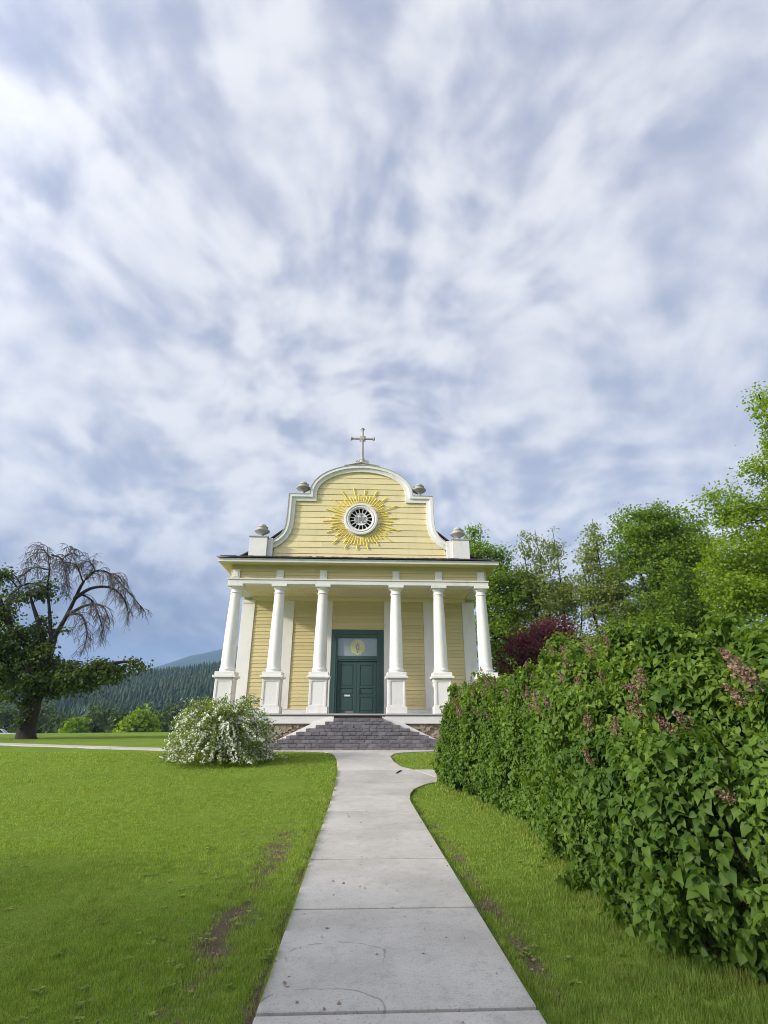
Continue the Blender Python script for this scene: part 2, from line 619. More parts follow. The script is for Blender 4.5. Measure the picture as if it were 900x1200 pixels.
m, T3, p = new_mat('lawn')
geo = T3.node('ShaderNodeNewGeometry')
P = geo.outputs['Position']
at = T3.node('ShaderNodeAttribute', attribute_name='bare')
n1 = T3.noise(P, 0.5, 5, 0.65)
n2 = T3.noise(P, 3.0, 5, 0.65)
n3 = T3.noise(P, 55.0, 4, 0.7)
c = T3.mix(T3.ramp(n1, 0.3, 0.7), (0.135, 0.22, 0.024), (0.20, 0.30, 0.04))
c = T3.mix(T3.ramp(n2, 0.4, 0.75, 0, 0.6), c, (0.22, 0.26, 0.034))
c = T3.mix(T3.ramp(n3, 0.4, 0.65, 0, 0.7), c, (0.06, 0.105, 0.008))
soil = T3.mix(T3.ramp(n3, 0.35, 0.7), (0.17, 0.125, 0.085), (0.07, 0.05, 0.034))
c = T3.mix(at.outputs['Fac'], c, soil)
T3.l.new(c, p.inputs['Base Color'])
p.inputs['Roughness'].default_value = 0.95
p.inputs['Specular IOR Level'].default_value = 0.1
T3.l.new(T3.bump(T3.math('ADD', n3, T3.math('MULTIPLY', n2, 0.6)), 0.7, 0.05), p.inputs['Normal'])
M['lawn'] = m

m, T4, p = new_mat('forest_floor')
geo = T4.node('ShaderNodeNewGeometry')
P = geo.outputs['Position']
n1 = T4.noise(P, 0.012, 4, 0.6)
n2 = T4.noise(P, 0.12, 5, 0.7)
c = T4.mix(T4.ramp(n1, 0.35, 0.7), (0.022, 0.042, 0.020), (0.036, 0.058, 0.026))
c = T4.mix(T4.ramp(n2, 0.45, 0.7), c, (0.010, 0.022, 0.012))
T4.l.new(c, p.inputs['Base Color'])
p.inputs['Roughness'].default_value = 1
p.inputs['Specular IOR Level'].default_value = 0
M['forest'] = m

M['grass'] = leaf_mat('grass_blade', (0.112, 0.180, 0.020), (0.31, 0.42, 0.09), 0.42, rough=0.55, spec=0.15, clump=7.0)
tg = NT(M['grass'].node_tree)
pb = tg.n['Principled BSDF']
old = pb.inputs['Base Color'].links[0].from_socket
gg = tg.node('ShaderNodeNewGeometry')
straw = tg.math('GREATER_THAN', gg.outputs['Random Per Island'], 0.935)
worn = tg.math('MULTIPLY', tg.ramp(tg.noise(gg.outputs['Position'], 1.1, 4, 0.6), 0.40, 0.66, 0, 0.72), tg.ramp(gg.outputs['Random Per Island'], 0.3, 0.9))
mixc = tg.mix(tg.math('MAXIMUM', tg.math('MULTIPLY', straw, 0.8), worn), old, (0.33, 0.29, 0.10))
tg.l.new(mixc, pb.inputs['Base Color'])
M['hedge_leaf'] = leaf_mat('lilac_leaf', (0.040, 0.090, 0.014), (0.155, 0.245, 0.036), 0.40, rough=0.5, spec=0.2, clump=1.6)
M['young_leaf'] = leaf_mat('young_lilac_leaf', (0.085, 0.15, 0.016), (0.24, 0.33, 0.05), 0.42, rough=0.5, spec=0.2, clump=1.6)
M['maple_leaf'] = leaf_mat('maple_leaf', (0.09, 0.16, 0.014), (0.20, 0.30, 0.027), 0.50, clump=0.5)
M['bright_leaf'] = leaf_mat('bright_green_leaf', (0.118, 0.192, 0.013), (0.255, 0.355, 0.028), 0.50, clump=0.5)
M['pale_leaf'] = leaf_mat('grey_green_leaf', (0.13, 0.175, 0.04), (0.26, 0.31, 0.085), 0.48, clump=0.5)
M['dark_leaf'] = leaf_mat('dark_green_leaf', (0.030, 0.065, 0.012), (0.095, 0.14, 0.02), 0.36, clump=0.6)
M['purple_leaf'] = leaf_mat('burgundy_leaf', (0.065, 0.022, 0.024), (0.185, 0.062, 0.066), 0.42, tcol=(1.0, 0.5, 0.55), clump=0.8)
M['spirea_leaf'] = leaf_mat('spirea_leaf', (0.10, 0.15, 0.02), (0.24, 0.30, 0.05), 0.42)
M['petal'] = leaf_mat('white_petal', (0.70, 0.72, 0.66), (0.88, 0.88, 0.84), 0.25, tcol=(1, 1, 1))
M['spent'] = leaf_mat('spent_lilac', (0.13, 0.078, 0.055), (0.33, 0.225, 0.165), 0.2, tcol=(1, 0.8, 0.6))
M['lilac'] = leaf_mat('lilac_flower', (0.30, 0.25, 0.42), (0.62, 0.56, 0.74), 0.2, tcol=(1, 1, 1))
M['conifer'] = leaf_mat('conifer_needle', (0.010, 0.028, 0.015), (0.050, 0.080, 0.030), 0.05, clump=0.012, spec=0.1)
M['field_leaf'] = leaf_mat('field_tree_leaf', (0.035, 0.07, 0.016), (0.085, 0.125, 0.03), 0.25, clump=0.15)
M['bark'] = bark_mat('grey_bark', (0.055, 0.045, 0.035), (0.15, 0.125, 0.10))
M['bark_dark'] = bark_mat('dark_bark', (0.010, 0.008, 0.0065), (0.032, 0.026, 0.022), 4)
M['twig'] = bark_mat('dead_twig', (0.075, 0.072, 0.07), (0.155, 0.145, 0.14), 12)
M['car'] = plain('white_car_paint', (0.75, 0.75, 0.74), 0.25, spec=0.6, var=0.04)
M['rubber'] = plain('black_rubber', (0.02, 0.02, 0.02), 0.8)

# ------------------------------------------------------------------ ground sheet, hills
def sgrid(lo, hi, fine_lo, fine_hi, step, grow=1.16):
    a = list(np.arange(fine_lo, fine_hi + 1e-6, step))
    s = step
    while a[-1] < hi:
        s *= grow
        a.append(a[-1] + s)
    s = step
    while a[0] > lo:
        s *= grow
        a.insert(0, a[0] - s)
    return np.array(a)


gx = sgrid(-3500, 3500, -5.0, 4.0, 0.11)
gy = sgrid(-300, 6000, 1.5, 13.0, 0.11, 1.12)
X, Y = np.meshgrid(gx, gy)
Z = ground_z(X, Y) + 0.022 * (smooth_noise(X, Y, 9, 0.9) - 0.5) * sstep(0.0, 0.5, np.abs(X - 0.37) - 0.8)
Zb = np.where((np.abs(X - 0.372) < 0.75) & (Y < 20.4), 1.0, bare(X, Y))
Z = Z - 0.02 * Zb
Z = Z - 0.09 * ((np.abs(X - 0.372) < 0.70) & (Y < 20.4))
vs = np.stack([X, Y, Z], -1).reshape(-1, 3)
ny_, nx_ = X.shape
idx = np.arange(ny_ * nx_).reshape(ny_, nx_)
quads = np.stack([idx[:-1, :-1], idx[:-1, 1:], idx[1:, 1:], idx[1:, :-1]], -1).reshape(-1, 4)
lawn = raw_mesh('lawn', vs, quads, M['lawn'], kind='structure', smooth=True)
a_ = lawn.data.attributes.new('bare', 'FLOAT', 'POINT')
a_.data.foreach_set('value', Zb.astype(np.float32).ravel())


def heightfield(name, azs, rs, hfun, mat):
    A, RR = np.meshgrid(np.radians(azs), rs)
    Xh = RR * np.sin(A)
    Yh = RR * np.cos(A)
    Zh = hfun(np.degrees(A), RR, Xh, Yh)
    v_ = np.stack([Xh, Yh, Zh], -1).reshape(-1, 3)
    n0, n1_ = A.shape
    ii = np.arange(n0 * n1_).reshape(n0, n1_)
    q_ = np.stack([ii[:-1, :-1], ii[:-1, 1:], ii[1:, 1:], ii[1:, :-1]], -1).reshape(-1, 4)
    return raw_mesh(name, v_, q_[:, ::-1], mat, kind='structure', smooth=True)


RIDGE_AZ = [-70, -45, -33.1, -30, -26.7, -22.5, -19.5, -14.4, -8, 0, 8, 20, 60]
RIDGE_EL = [0.045, 0.042, 0.0466, 0.0522, 0.0581, 0.0771, 0.0847, 0.0964, 0.105, 0.10, 0.06, 0.04, 0.04]


def hill_h(az, r, x, y):
    top = np.interp(az, RIDGE_AZ, RIDGE_EL) * 900 + 1.6 - 19
    t_ = sstep(230, 900, r)
    h = -14.5 + (top + 14.5) * (0.35 * np.clip((r - 230) / 670, 0, 1) + 0.65 * t_)
    h = h - np.clip(r - 900, 0, None) * 0.10
    return h + 7 * (smooth_noise(x, y, 21, 130) - 0.5) * sstep(230, 400, r)


hill = heightfield('hill', np.linspace(-70, 60, 160), np.concatenate([np.linspace(228, 1000, 60), np.linspace(1040, 1500, 8)]), hill_h, M['forest'])
MT_AZ = [-60, -33, -24, -21, -17.9, -14.5, -8, 0, 12, 30]
MT_EL = [0.03, 0.04, 0.066, 0.084, 0.101, 0.118, 0.133, 0.12, 0.06, 0.03]


def mtn_h(az, r, x, y):
    top = np.interp(az, MT_AZ, MT_EL) * 4000
    h = -20 + (top + 20) * sstep(2300, 4000, r) - np.clip(r - 4000, 0, None) * 0.3
    return h + 60 * (smooth_noise(x, y, 31, 500) - 0.5) * sstep(2300, 3000, r) + 14 * (smooth_noise(x, y, 33, 90) - 0.5)


mountain = heightfield('mountain', np.linspace(-60, 30, 260), np.linspace(2250, 4600, 60), mtn_h, M['forest'])

# forest on the hill: one mass of conifers
rng = np.random.RandomState(5)
n = 9500
az = rng.uniform(-42, -4, n)
rr_ = np.sqrt(rng.uniform(270 ** 2, 960 ** 2, n))
xh = rr_ * np.sin(np.radians(az))
yh = rr_ * np.cos(np.radians(az))
keep = ~((az > -26) & (az < -17) & (rr_ < 420) & (smooth_noise(xh, yh, 8, 60) > 0.45))
az, rr_, xh, yh = az[keep], rr_[keep], xh[keep], yh[keep]
zh = hill_h(az, rr_, xh, yh)
tv, tf = [], []
for lev, (z0, z1, r0) in enumerate(((0.10, 0.55, 0.20), (0.32, 0.78, 0.155), (0.58, 1.0, 0.10))):
    o_ = len(tv)
    for k in range(6):
        a = 2 * math.pi * (k + 0.4 * lev) / 6
        rad = r0 * (1.0 if k % 2 else 0.72)
        tv.append((rad * math.cos(a), rad * math.sin(a), z0 + (0.0 if k % 2 else 0.05)))
    tv.append((0, 0, z1))
    for k in range(6):
        tf.append((o_ + k, o_ + (k + 1) % 6, o_ + 6))
n = len(az)
ang = rng.uniform(0, 6.28, n)
rot = np.zeros((n, 3, 3))
rot[:, 0, 0] = np.cos(ang)
rot[:, 0, 1] = -np.sin(ang)
rot[:, 1, 0] = np.sin(ang)
rot[:, 1, 1] = np.cos(ang)
rot[:, 2, 2] = 1
hh = rng.uniform(6, 17, n) * (0.65 + 0.7 * smooth_noise(xh, yh, 14, 45))
ww = 12 * rng.uniform(0.8, 1.7, n)
v_, f_ = scatter(tv, tf, np.stack([xh, yh, zh - 1], -1), rot, np.stack([ww, ww, hh], -1))
o = raw_mesh('conifer_forest', v_, f_, M['conifer'], kind='stuff')
tag(o, 'dense dark conifer forest covering the hillside behind the lawn', 'forest')

# ------------------------------------------------------------------ path
PC, PW, SL, J0 = 0.372, 0.819, 1.727, 3.801


def edge_left(y):
    return float(np.interp(y, [-9, 14.2, 16.0, 18.0, 19.5, 20.1, 20.45, 20.6], [PC - PW, PC - PW, -0.47, -0.59, -0.76, -0.95, -1.4, -2.4]))


def edge_right(y):
    return float(np.interp(y, [-9, 12.0, 12.7, 13.3, 13.9, 14.4, 16.1, 16.5, 17.5, 18.7, 19.6, 20.2, 20.6],
                           [PC + PW, PC + PW, 1.27, 1.42, 1.75, 2.3, 1.62, 1.35, 1.2, 1.16, 1.36, 1.9, 3.0]))


def top_z(x, y):
    return gz(x, y) + 0.035


path = bpy.data.objects.new('path', None)
COL.objects.link(path)
path['kind'] = 'structure'


def slab_from(poly, name='slab', parent=None):
    return obj(name, MB().prism_z(poly, lambda x, y: gz(x, y) - 0.10, top_z), M['concrete'], parent, bevel=0.006,
               loc=(sum(q_[0] for q_ in poly) / len(poly), sum(q_[1] for q_ in poly) / len(poly), 0))


joints = [J0 + SL * k for k in range(-4, 6)] + [14.15, 15.95, 17.4, 18.9, 20.6]
for a, b in zip(joints[:-1], joints[1:]):
    ys = np.linspace(a + 0.022, b - 0.022, 7 if b > 11 else 2)
    poly = [(edge_right(y), y) for y in ys] + [(edge_left(y), y) for y in ys[::-1]]
    slab_from(poly, 'slab', path)
# strip along the foot of the steps and the branch to the right
for x0, x1 in ((-3.55, -1.3), (-1.29, 1.4), (1.41, 4.2)):
    slab_from([(x0, 20.61), (x1, 20.61), (x1, 21.22), (x0, 21.22)], 'slab', path)
br = [(1.64, 16.02), (1.75, 13.92), (2.31, 14.35), (3.1, 14.75), (4.2, 14.95), (4.2, 16.1), (3.1, 16.05), (2.2, 15.98)]
slab_from([(2.31, 14.41), (3.1, 14.75), (4.2, 14.95), (4.2, 16.1), (3.1, 16.0), (1.68, 16.0)], 'slab', path)
for k in range(6):
    x0 = 4.21 + 1.7 * k
    slab_from([(x0, 14.95 + 0.05 * k), (x0 + 1.69, 15.0 + 0.05 * k), (x0 + 1.69, 16.15 + 0.05 * k), (x0, 16.1 + 0.05 * k)], 'slab', path)

side = bpy.data.objects.new('path', None)
COL.objects.link(side)
side['kind'] = 'structure'
pts = [(-3.56, 20.9), (-5.2, 21.3), (-6.9, 21.98), (-9.5, 23.1), (-13, 24.9), (-17, 27.0), (-24, 30.9), (-33, 36.5)]
pa = []
for (x0, y0), (x1, y1) in zip(pts[:-1], pts[1:]):
    L = math.hypot(x1 - x0, y1 - y0)
    k = max(1, round(L / 1.8))
    pa += [(x0 + (x1 - x0) * i / k, y0 + (y1 - y0) * i / k) for i in range(k)]
pa.append(pts[-1])
for i in range(len(pa) - 1):
    d = Vector((pa[i + 1][0] - pa[i][0], pa[i + 1][1] - pa[i][1])).normalized()
    nrm_ = Vector((-d.y, d.x)) * 0.55
    a0 = Vector(pa[i]) + d * 0.008
    a1 = Vector(pa[i + 1]) - d * 0.008
    slab_from([tuple(a0 + nrm_), tuple(a1 + nrm_), tuple(a1 - nrm_), tuple(a0 - nrm_)][::-1], 'slab', side)

# ------------------------------------------------------------------ church
FY = 24.0        # plane of the facade above the porch, and of the columns
WY = 26.7        # back wall of the porch
ZF = 1.75        # porch floor
church = thing('church', 'yellow clapboard church with white columned porch and curved gable', 'church', (0, FY, 0.47))
W_ = M['white']


def part(name, mb, mat, parent=None, **k):
    return obj(name, mb, mat, parent or church, **k)


# nave behind the porch wall
nave = part('nave_wall', MB().box(-6.05, -5.85, WY + 0.12, 51, 0.3, 8.3).box(5.85, 6.05, WY + 0.12, 51, 0.3, 8.3).box(-5.84, 5.84, 50.8, 51, 0.3, 8.3)
            .prism_y([(-5.84, 8.31), (5.84, 8.31), (0, 11.6)], 50.8, 51), M['yellow'])
nb = MB()
for s in (-1, 1):
    for k in range(34):
        z = 1.9 + 0.18 * k
        x0, x1 = (6.051, 6.072) if s > 0 else (-6.072, -6.051)
        nb.box(x0, x1, WY + 0.7, 50.9, z, z + 0.165)
sb = part('side_clapboards', nb, M['yellow'], kind='stuff')
rf = MB()
rf.prism_y([(-6.72, 8.66), (-6.72, 8.58), (0, 12.55), (0, 12.63)], FY + 0.42, 51.4)
rf.prism_y([(6.72, 8.58), (6.72, 8.66), (0, 12.63), (0, 12.55)], FY + 0.42, 51.4)
part('roof', rf, M['roof'])

# porch roof: shallow hipped skirt of shingles in courses running up to the gable
pr = part('porch_roof', MB().add([(-6.67, 23.14, 8.61), (6.67, 23.14, 8.61), (6.67, 24.4, 8.61), (-6.67, 24.4, 8.61),
                                  (-6.0, 23.96, 8.90), (6.0, 23.96, 8.90), (6.0, 24.4, 8.90), (-6.0, 24.4, 8.90)],
                                 [(0, 3, 2, 1), (4, 5, 6, 7), (0, 1, 5, 4), (1, 2, 6, 5), (2, 3, 7, 6), (3, 0, 4, 7)]), M['roof'])
sh = MB()
rs = random.Random(4)
for c_ in range(3):
    y0 = 23.05 + 0.26 * c_
    z0 = 8.612 + 0.088 * c_
    x = -6.70 + 0.1 * c_
    while x < 6.68 - 0.1 * c_:
        wd = rs.uniform(0.13, 0.24)
        lift = rs.uniform(0.03, 0.065)
        x1 = min(x + wd - 0.012, 6.70 - 0.1 * c_)
        sh.add([(x, y0, z0), (x1, y0, z0), (x1, y0 + 0.3, z0 + 0.106), (x, y0 + 0.3, z0 + 0.106),
                (x, y0, z0 + lift), (x1, y0, z0 + lift), (x1, y0 + 0.3, z0 + 0.118), (x, y0 + 0.3, z0 + 0.118)],
               [(0, 3, 2, 1), (4, 5, 6, 7), (0, 1, 5, 4), (1, 2, 6, 5), (2, 3, 7, 6), (3, 0, 4, 7)])
        x += wd
part('shingle_courses', sh, M['roof'], pr, kind='stuff')

# eaves, frieze, architrave
part('fascia', MB().box(-6.64, 6.64, 23.16, 23.24, 8.42, 8.60).box(-6.64, -6.56, 23.245, 51.0, 8.42, 8.60).box(6.56, 6.64, 23.245, 51.0, 8.42, 8.60)
     .box(-6.655, 6.655, 23.135, 23.158, 8.53, 8.585), W_, bevel=0.01)
sf = MB().box(-6.555, 6.555, 23.245, 23.76, 8.425, 8.45)
for s in (-1, 1):
    sf.box(*sorted((s * 6.14, s * 6.555)), 23.765, 51.0, 8.427, 8.45)
part('eave_soffit', sf, M['yellow'])
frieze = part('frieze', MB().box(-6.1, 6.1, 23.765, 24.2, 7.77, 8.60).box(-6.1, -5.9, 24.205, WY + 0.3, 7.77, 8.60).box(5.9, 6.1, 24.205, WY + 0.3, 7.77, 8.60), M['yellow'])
for k in range(3):
    z = 7.775 + k * 0.165
    part('frieze_board', MB().add([(-6.12, 23.735, z), (6.12, 23.735, z), (6.12, 23.765, z), (-6.12, 23.765, z), (-6.12, 23.752, z + 0.158), (6.12, 23.752, z + 0.158), (6.12, 23.765, z + 0.158), (-6.12, 23.765, z + 0.158)],
                                  [(0, 3, 2, 1), (4, 5, 6, 7), (0, 1, 5, 4), (1, 2, 6, 5), (2, 3, 7, 6), (3, 0, 4, 7)]), M['yellow'], frieze)
part('architrave', MB().box(-6.2, 6.2, 23.70, 24.28, 7.50, 7.69).box(-6.24, 6.24, 23.66, 24.30, 7.693, 7.765)
     .box(-6.2, -5.62, 24.29, WY, 7.50, 7.765).box(5.62, 6.2, 24.29, WY, 7.50, 7.765), W_, bevel=0.012)
CX = [-5.85, -3.79, -1.737, 1.737, 3.79, 5.85]
blk = None
for x in CX:
    if blk is None:
        blk = part('frieze_block', MB().box(x - 0.17, x + 0.17, 23.66, 23.73, 7.77, 8.19).box(x - 0.10, x + 0.10, 23.64, 23.66, 7.84, 8.12), W_, loc=(x, 23.7, 7.98), bevel=0.008)
    else:
        inst(blk, church, Vector((x, 23.7, 7.98)) - church.location)

# ceiling of the porch, narrow beaded boards
cb = MB()
for k in range(112):
    x = -5.61 + k * 0.1
    cb.box(x, x + 0.09, 24.29, WY - 0.08, 7.52, 7.56)
cb.box(-5.61, 5.61, 24.29, WY - 0.08, 7.565, 7.6)
part('porch_ceiling', cb, M['soffit'])
part('wall_cornice', MB().box(-5.61, 5.61, WY - 0.075, WY - 0.005, 7.34, 7.60).box(-5.61, 5.61, WY - 0.12, WY - 0.078, 7.46, 7.515), M['soffit'])

# columns on panelled pedestals
def column_parts(x):
    y = FY
    shaft = [(0.325, 3.53), (0.325, 3.58), (0.345, 3.60), (0.35, 3.64), (0.335, 3.68), (0.315, 3.70)]
    for k in range(9):
        t_ = k / 8
        shaft.append((0.305 - 0.075 * t_ ** 1.5, 3.74 + 3.34 * t_))
    col = part('column', MB().lathe(shaft, (x, y, 0), 28), W_, smooth=True, loc=(x, y, ZF))
    cap = [(0.228, 7.082), (0.262, 7.085), (0.268, 7.11), (0.255, 7.135), (0.232, 7.14), (0.232, 7.24), (0.25, 7.25), (0.30, 7.32), (0.325, 7.36), (0.325, 7.385)]
    part('capital', MB().lathe(cap, (x, y, 0), 28).box(x - 0.355, x + 0.355, y - 0.355, y + 0.355, 7.387, 7.498), W_, col, smooth=True)
    ped = MB()
    ped.box(x - 0.445, x + 0.445, y - 0.445, y + 0.445, ZF + 0.05, 2.08)
    ped.box(x - 0.37, x + 0.37, y - 0.37, y + 0.37, 2.082, 3.22)
    ped.box(x - 0.42, x + 0.42, y - 0.42, y + 0.42, 3.222, 3.27)
    ped.box(x - 0.50, x + 0.50, y - 0.50, y + 0.50, 3.272, 3.37)
    ped.box(x - 0.43, x + 0.43, y - 0.43, y + 0.43, 3.372, 3.528)
    part('pedestal', ped, W_, col, bevel=0.012)
    pan = MB()
    for (a0, a1, c0, c1) in ((-0.37, 0.37, 3.13, 3.218), (-0.37, 0.37, 2.084, 2.16), (-0.37, -0.285, 2.162, 3.128), (0.285, 0.37, 2.162, 3.128)):
        pan.box(x + a0, x + a1, y - 0.395, y - 0.372, c0, c1)
    for (a0, a1, c0, c1) in ((-0.37, 0.37, 3.13, 3.218), (-0.37, 0.37, 2.084, 2.16), (-0.37, -0.285, 2.162, 3.128), (0.285, 0.37, 2.162, 3.128)):
        for s in (-1, 1):
            pan.box(*(sorted((x + s * 0.372, x + s * 0.395))), y + a0, y + a1, c0, c1)
    part('pedestal_panel', pan, W_, col, bevel=0.006)
    return col


col0 = column_parts(CX[0])
for x in CX[1:]:
    c2 = inst(col0, church, Vector((x, FY, ZF)) - church.location)
    for ch in [o_ for o_ in church.children_recursive if o_.parent == col0]:
        inst(ch, c2, ch.location)

# porch floor, skirt board and rubble foundation
part('porch_floor', MB().box(-6.42, 6.42, 23.36, 27.0, 1.70, ZF + 0.045).box(-6.48, 6.48, 23.28, 23.36, ZF - 0.015, ZF + 0.043), M['trim_grey'], bevel=0.01)
part('porch_skirt', MB().box(-6.4, -1.06, 23.33, 23.42, 1.41, 1.698).box(1.18, 6.4, 23.33, 23.42, 1.41, 1.698).box(-6.4, -6.3, 23.425, 27, 1.41, 1.698).box(6.3, 6.4, 23.425, 27, 1.41, 1.698), W_)
fnd = part('foundation', MB().box(-6.28, 6.28, 23.5, 51, 0.1, 1.69), M['stone'])
st = MB()
rs = random.Random(7)
ICO = [(-1, -1, -1), (1, -1, -1), (1, 1, -1), (-1, 1, -1), (-1, -1, 1), (1, -1, 1), (1, 1, 1), (-1, 1, 1)]
ICF = [(0, 3, 2, 1), (4, 5, 6, 7), (0, 1, 5, 4), (1, 2, 6, 5), (2, 3, 7, 6), (3, 0, 4, 7)]


def stone(mb, x, y, z, sx, sy, sz, rnd):
    a = rnd.uniform(-0.3, 0.3)
    vs_ = []
    for q_ in ICO:
        k = rnd.uniform(0.65, 1.0)
        px_, py_, pz_ = q_[0] * sx * k, q_[1] * sy * k, q_[2] * sz * rnd.uniform(0.65, 1.0)
        vs_.append((x + px_ * math.cos(a) - pz_ * math.sin(a), y + py_, z + px_ * math.sin(a) + pz_ * math.cos(a)))
    mb.add(vs_, ICF)


for s in (-1, 1):
    for k_ in range(620):
        x = rs.uniform(1.15, 6.25)
        z = rs.uniform(0.42, 1.40)
        a_ = rs.choice((0.035, 0.05, 0.07, 0.10))
        stone(st, s * x, 23.49 - rs.uniform(0, 0.03), z, a_ * rs.uniform(0.8, 1.8), rs.uniform(0.03, 0.07), a_ * rs.uniform(0.5, 0.9), rs)
part('rubble_stones', st, M['stone'], fnd, kind='stuff')

# porch back wall with clapboards between pilasters
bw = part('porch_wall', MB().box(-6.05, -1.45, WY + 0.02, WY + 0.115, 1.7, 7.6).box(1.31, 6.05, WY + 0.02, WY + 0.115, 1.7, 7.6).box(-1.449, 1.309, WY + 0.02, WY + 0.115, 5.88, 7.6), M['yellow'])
BAYS = [(-5.45, -4.02, 2.03), (-3.40, -1.98, 2.03), (-1.40, 1.28, 5.88), (1.92, 3.36, 2.03), (3.98, 5.42, 2.03)]
rs = random.Random(2)
for x0, x1, zb in BAYS:
    src = None
    z = zb
    while z < 7.33:
        h_ = min(0.178, 7.338 - z)
        if src is None or h_ < 0.177:
            mb = MB()
            mb.add([(x0, WY - 0.030, z - 0.004), (x1, WY - 0.030, z - 0.004), (x1, WY + 0.018, z - 0.004), (x0, WY + 0.018, z - 0.004),
                    (x0, WY - 0.006, z + h_ + 0.004), (x1, WY - 0.006, z + h_ + 0.004), (x1, WY + 0.018, z + h_ + 0.004), (x0, WY + 0.018, z + h_ + 0.004)],
                   [(0, 3, 2, 1), (4, 5, 6, 7), (0, 1, 5, 4), (1, 2, 6, 5), (2, 3, 7, 6), (3, 0, 4, 7)])
            o_ = part('clapboard', mb, M['yellow'], bw, loc=((x0 + x1) / 2, WY, z))
            if src is None:
                src = o_
        else:
            o_ = inst(src, bw, Vector(((x0 + x1) / 2, WY + rs.uniform(-0.003, 0.003), z)) - wloc(bw))
        z += 0.178
for x0, x1 in ((-6.1, -5.455), (-4.015, -3.405), (-1.975, -1.405), (1.285, 1.915), (3.365, 3.975), (5.425, 6.07)):
    part('pilaster', MB().box(x0, x1, WY - 0.07, WY + 0.018, 2.052, 7.338).box(x0 - 0.004, x1 + 0.004, WY - 0.105, WY + 0.018, 7.20, 7.336), M['white_old'] if False else W_, bevel=0.006)
part('skirting', MB().box(-6.1, -1.405, WY - 0.085, WY + 0.018, ZF + 0.05, 2.024).box(1.285, 6.07, WY - 0.085, WY + 0.018, ZF + 0.05, 2.024)
     .box(-6.1, -1.405, WY - 0.10, WY + 0.016, 2.026, 2.050).box(1.285, 6.07, WY - 0.10, WY + 0.016, 2.026, 2.050), W_)

# door
G = M['green']
door = part('door_frame', MB().box(-1.395, -1.06, WY - 0.09, WY + 0.11, ZF + 0.05, 5.86).box(0.945, 1.275, WY - 0.09, WY + 0.11, ZF + 0.05, 5.86)
            .box(-1.058, 0.943, WY - 0.09, WY + 0.11, 5.46, 5.86).box(-1.058, 0.943, WY - 0.06, WY + 0.11, 4.30, 4.55)
            .box(-1.10, 0.985, WY - 0.115, WY - 0.092, 5.62, 5.70).box(-1.10, 0.985, WY - 0.085, WY - 0.062, 4.38, 4.46).box(-1.2, -1.15, WY - 0.115, WY - 0.092, ZF + 0.05, 5.6).box(1.04, 1.09, WY - 0.115, WY - 0.092, ZF + 0.05, 5.6), G, bevel=0.008)
tr = part('transom_window', MB().box(-1.056, 0.941, WY + 0.03, WY + 0.045, 4.552, 5.458), M['pale_glass'], door)
sunm = MB()
poly = []
for k in range(48):
    a = 2 * math.pi * k / 48
    r_ = 0.41 if k % 2 else 0.36
    poly.append((-0.057 + r_ * math.cos(a), 5.0 + r_ * math.sin(a)))
part('etched_sun', MB().prism_y(poly, WY + 0.022, WY + 0.028), M['etch'], door)
fl = MB()
fl.prism_y([(-0.057 + 0.09 * math.cos(2 * math.pi * k / 20) * (1 - 0.45 * max(0, math.sin(2 * math.pi * k / 20))), 5.0 + 0.16 * math.sin(2 * math.pi * k / 20)) for k in range(20)], WY + 0.014, WY + 0.020)
fl.box(-0.075, -0.04, WY + 0.014, WY + 0.0205, 4.72, 4.80)
fl.box(-0.067, -0.047, WY + 0.0135, WY + 0.0195, 5.15, 5.27)
part('etched_emblem', fl, M['emblem'], door)
part('etched_core', MB().prism_y([(-0.057 + 0.045 * math.cos(2 * math.pi * k / 16), 5.0 + 0.09 * math.sin(2 * math.pi * k / 16)) for k in range(16)], WY + 0.008, WY + 0.0125), M['etch'], door)
for s, x0, x1 in ((0, -1.055, -0.065), (1, -0.055, 0.94)):
    leaf = part('door_leaf', MB().box(x0, x1, WY + 0.03, WY + 0.08, ZF + 0.05, 4.295), G)
    fr = MB()
    st_ = 0.15
    fr.box(x0, x0 + st_, WY + 0.0, WY + 0.028, ZF + 0.055, 4.29).box(x1 - st_, x1, WY + 0.0, WY + 0.028, ZF + 0.055, 4.29)
    for z0, z1 in ((ZF + 0.055, 1.92), (2.60, 2.70), (3.0, 3.10), (4.12, 4.29)):
        fr.box(x0 + st_ + 0.001, x1 - st_ - 0.001, WY + 0.001, WY + 0.028, z0, z1)
    part('door_rails', fr, G, leaf, bevel=0.008)
    for z0, z1 in ((1.92, 2.60), (2.70, 3.0), (3.10, 4.12)):
        part('door_panel', MB().box(x0 + st_ + 0.06, x1 - st_ - 0.06, WY + 0.012, WY + 0.029, z0 + 0.05, z1 - 0.05), G, leaf, bevel=0.01)
    if s == 1:
        part('handle', MB().tube([(x0 + 0.07, WY - 0.03, 2.80), (x0 + 0.07, WY - 0.05, 2.88), (x0 + 0.07, WY - 0.03, 2.98)], 0.014, 6).box(x0 + 0.045, x0 + 0.095, WY - 0.012, WY - 0.001, 2.76, 3.02), M['iron'], leaf)
    if s == 0:
        part('notice_card', MB().box(-0.66, -0.39, WY - 0.006, WY - 0.001, 2.62, 2.70), M['card'], leaf)
        gr = MB()
        gr.box(-0.62, -0.20, WY - 0.004, WY - 0.0005, ZF + 0.07, ZF + 0.22)
        part('vent_plate', gr, M['iron'], leaf)
        gb = MB()
        for k in range(4):
            x = -0.585 + k * 0.095
            gb.box(x, x + 0.065, WY - 0.010, WY - 0.0045, ZF + 0.10, ZF + 0.19)
        part('vent_slots', gb, M['emblem'], leaf)
part('threshold', MB().box(-1.39, 1.27, WY - 0.2, WY - 0.095, ZF + 0.046, ZF + 0.085), M['trim_grey'])
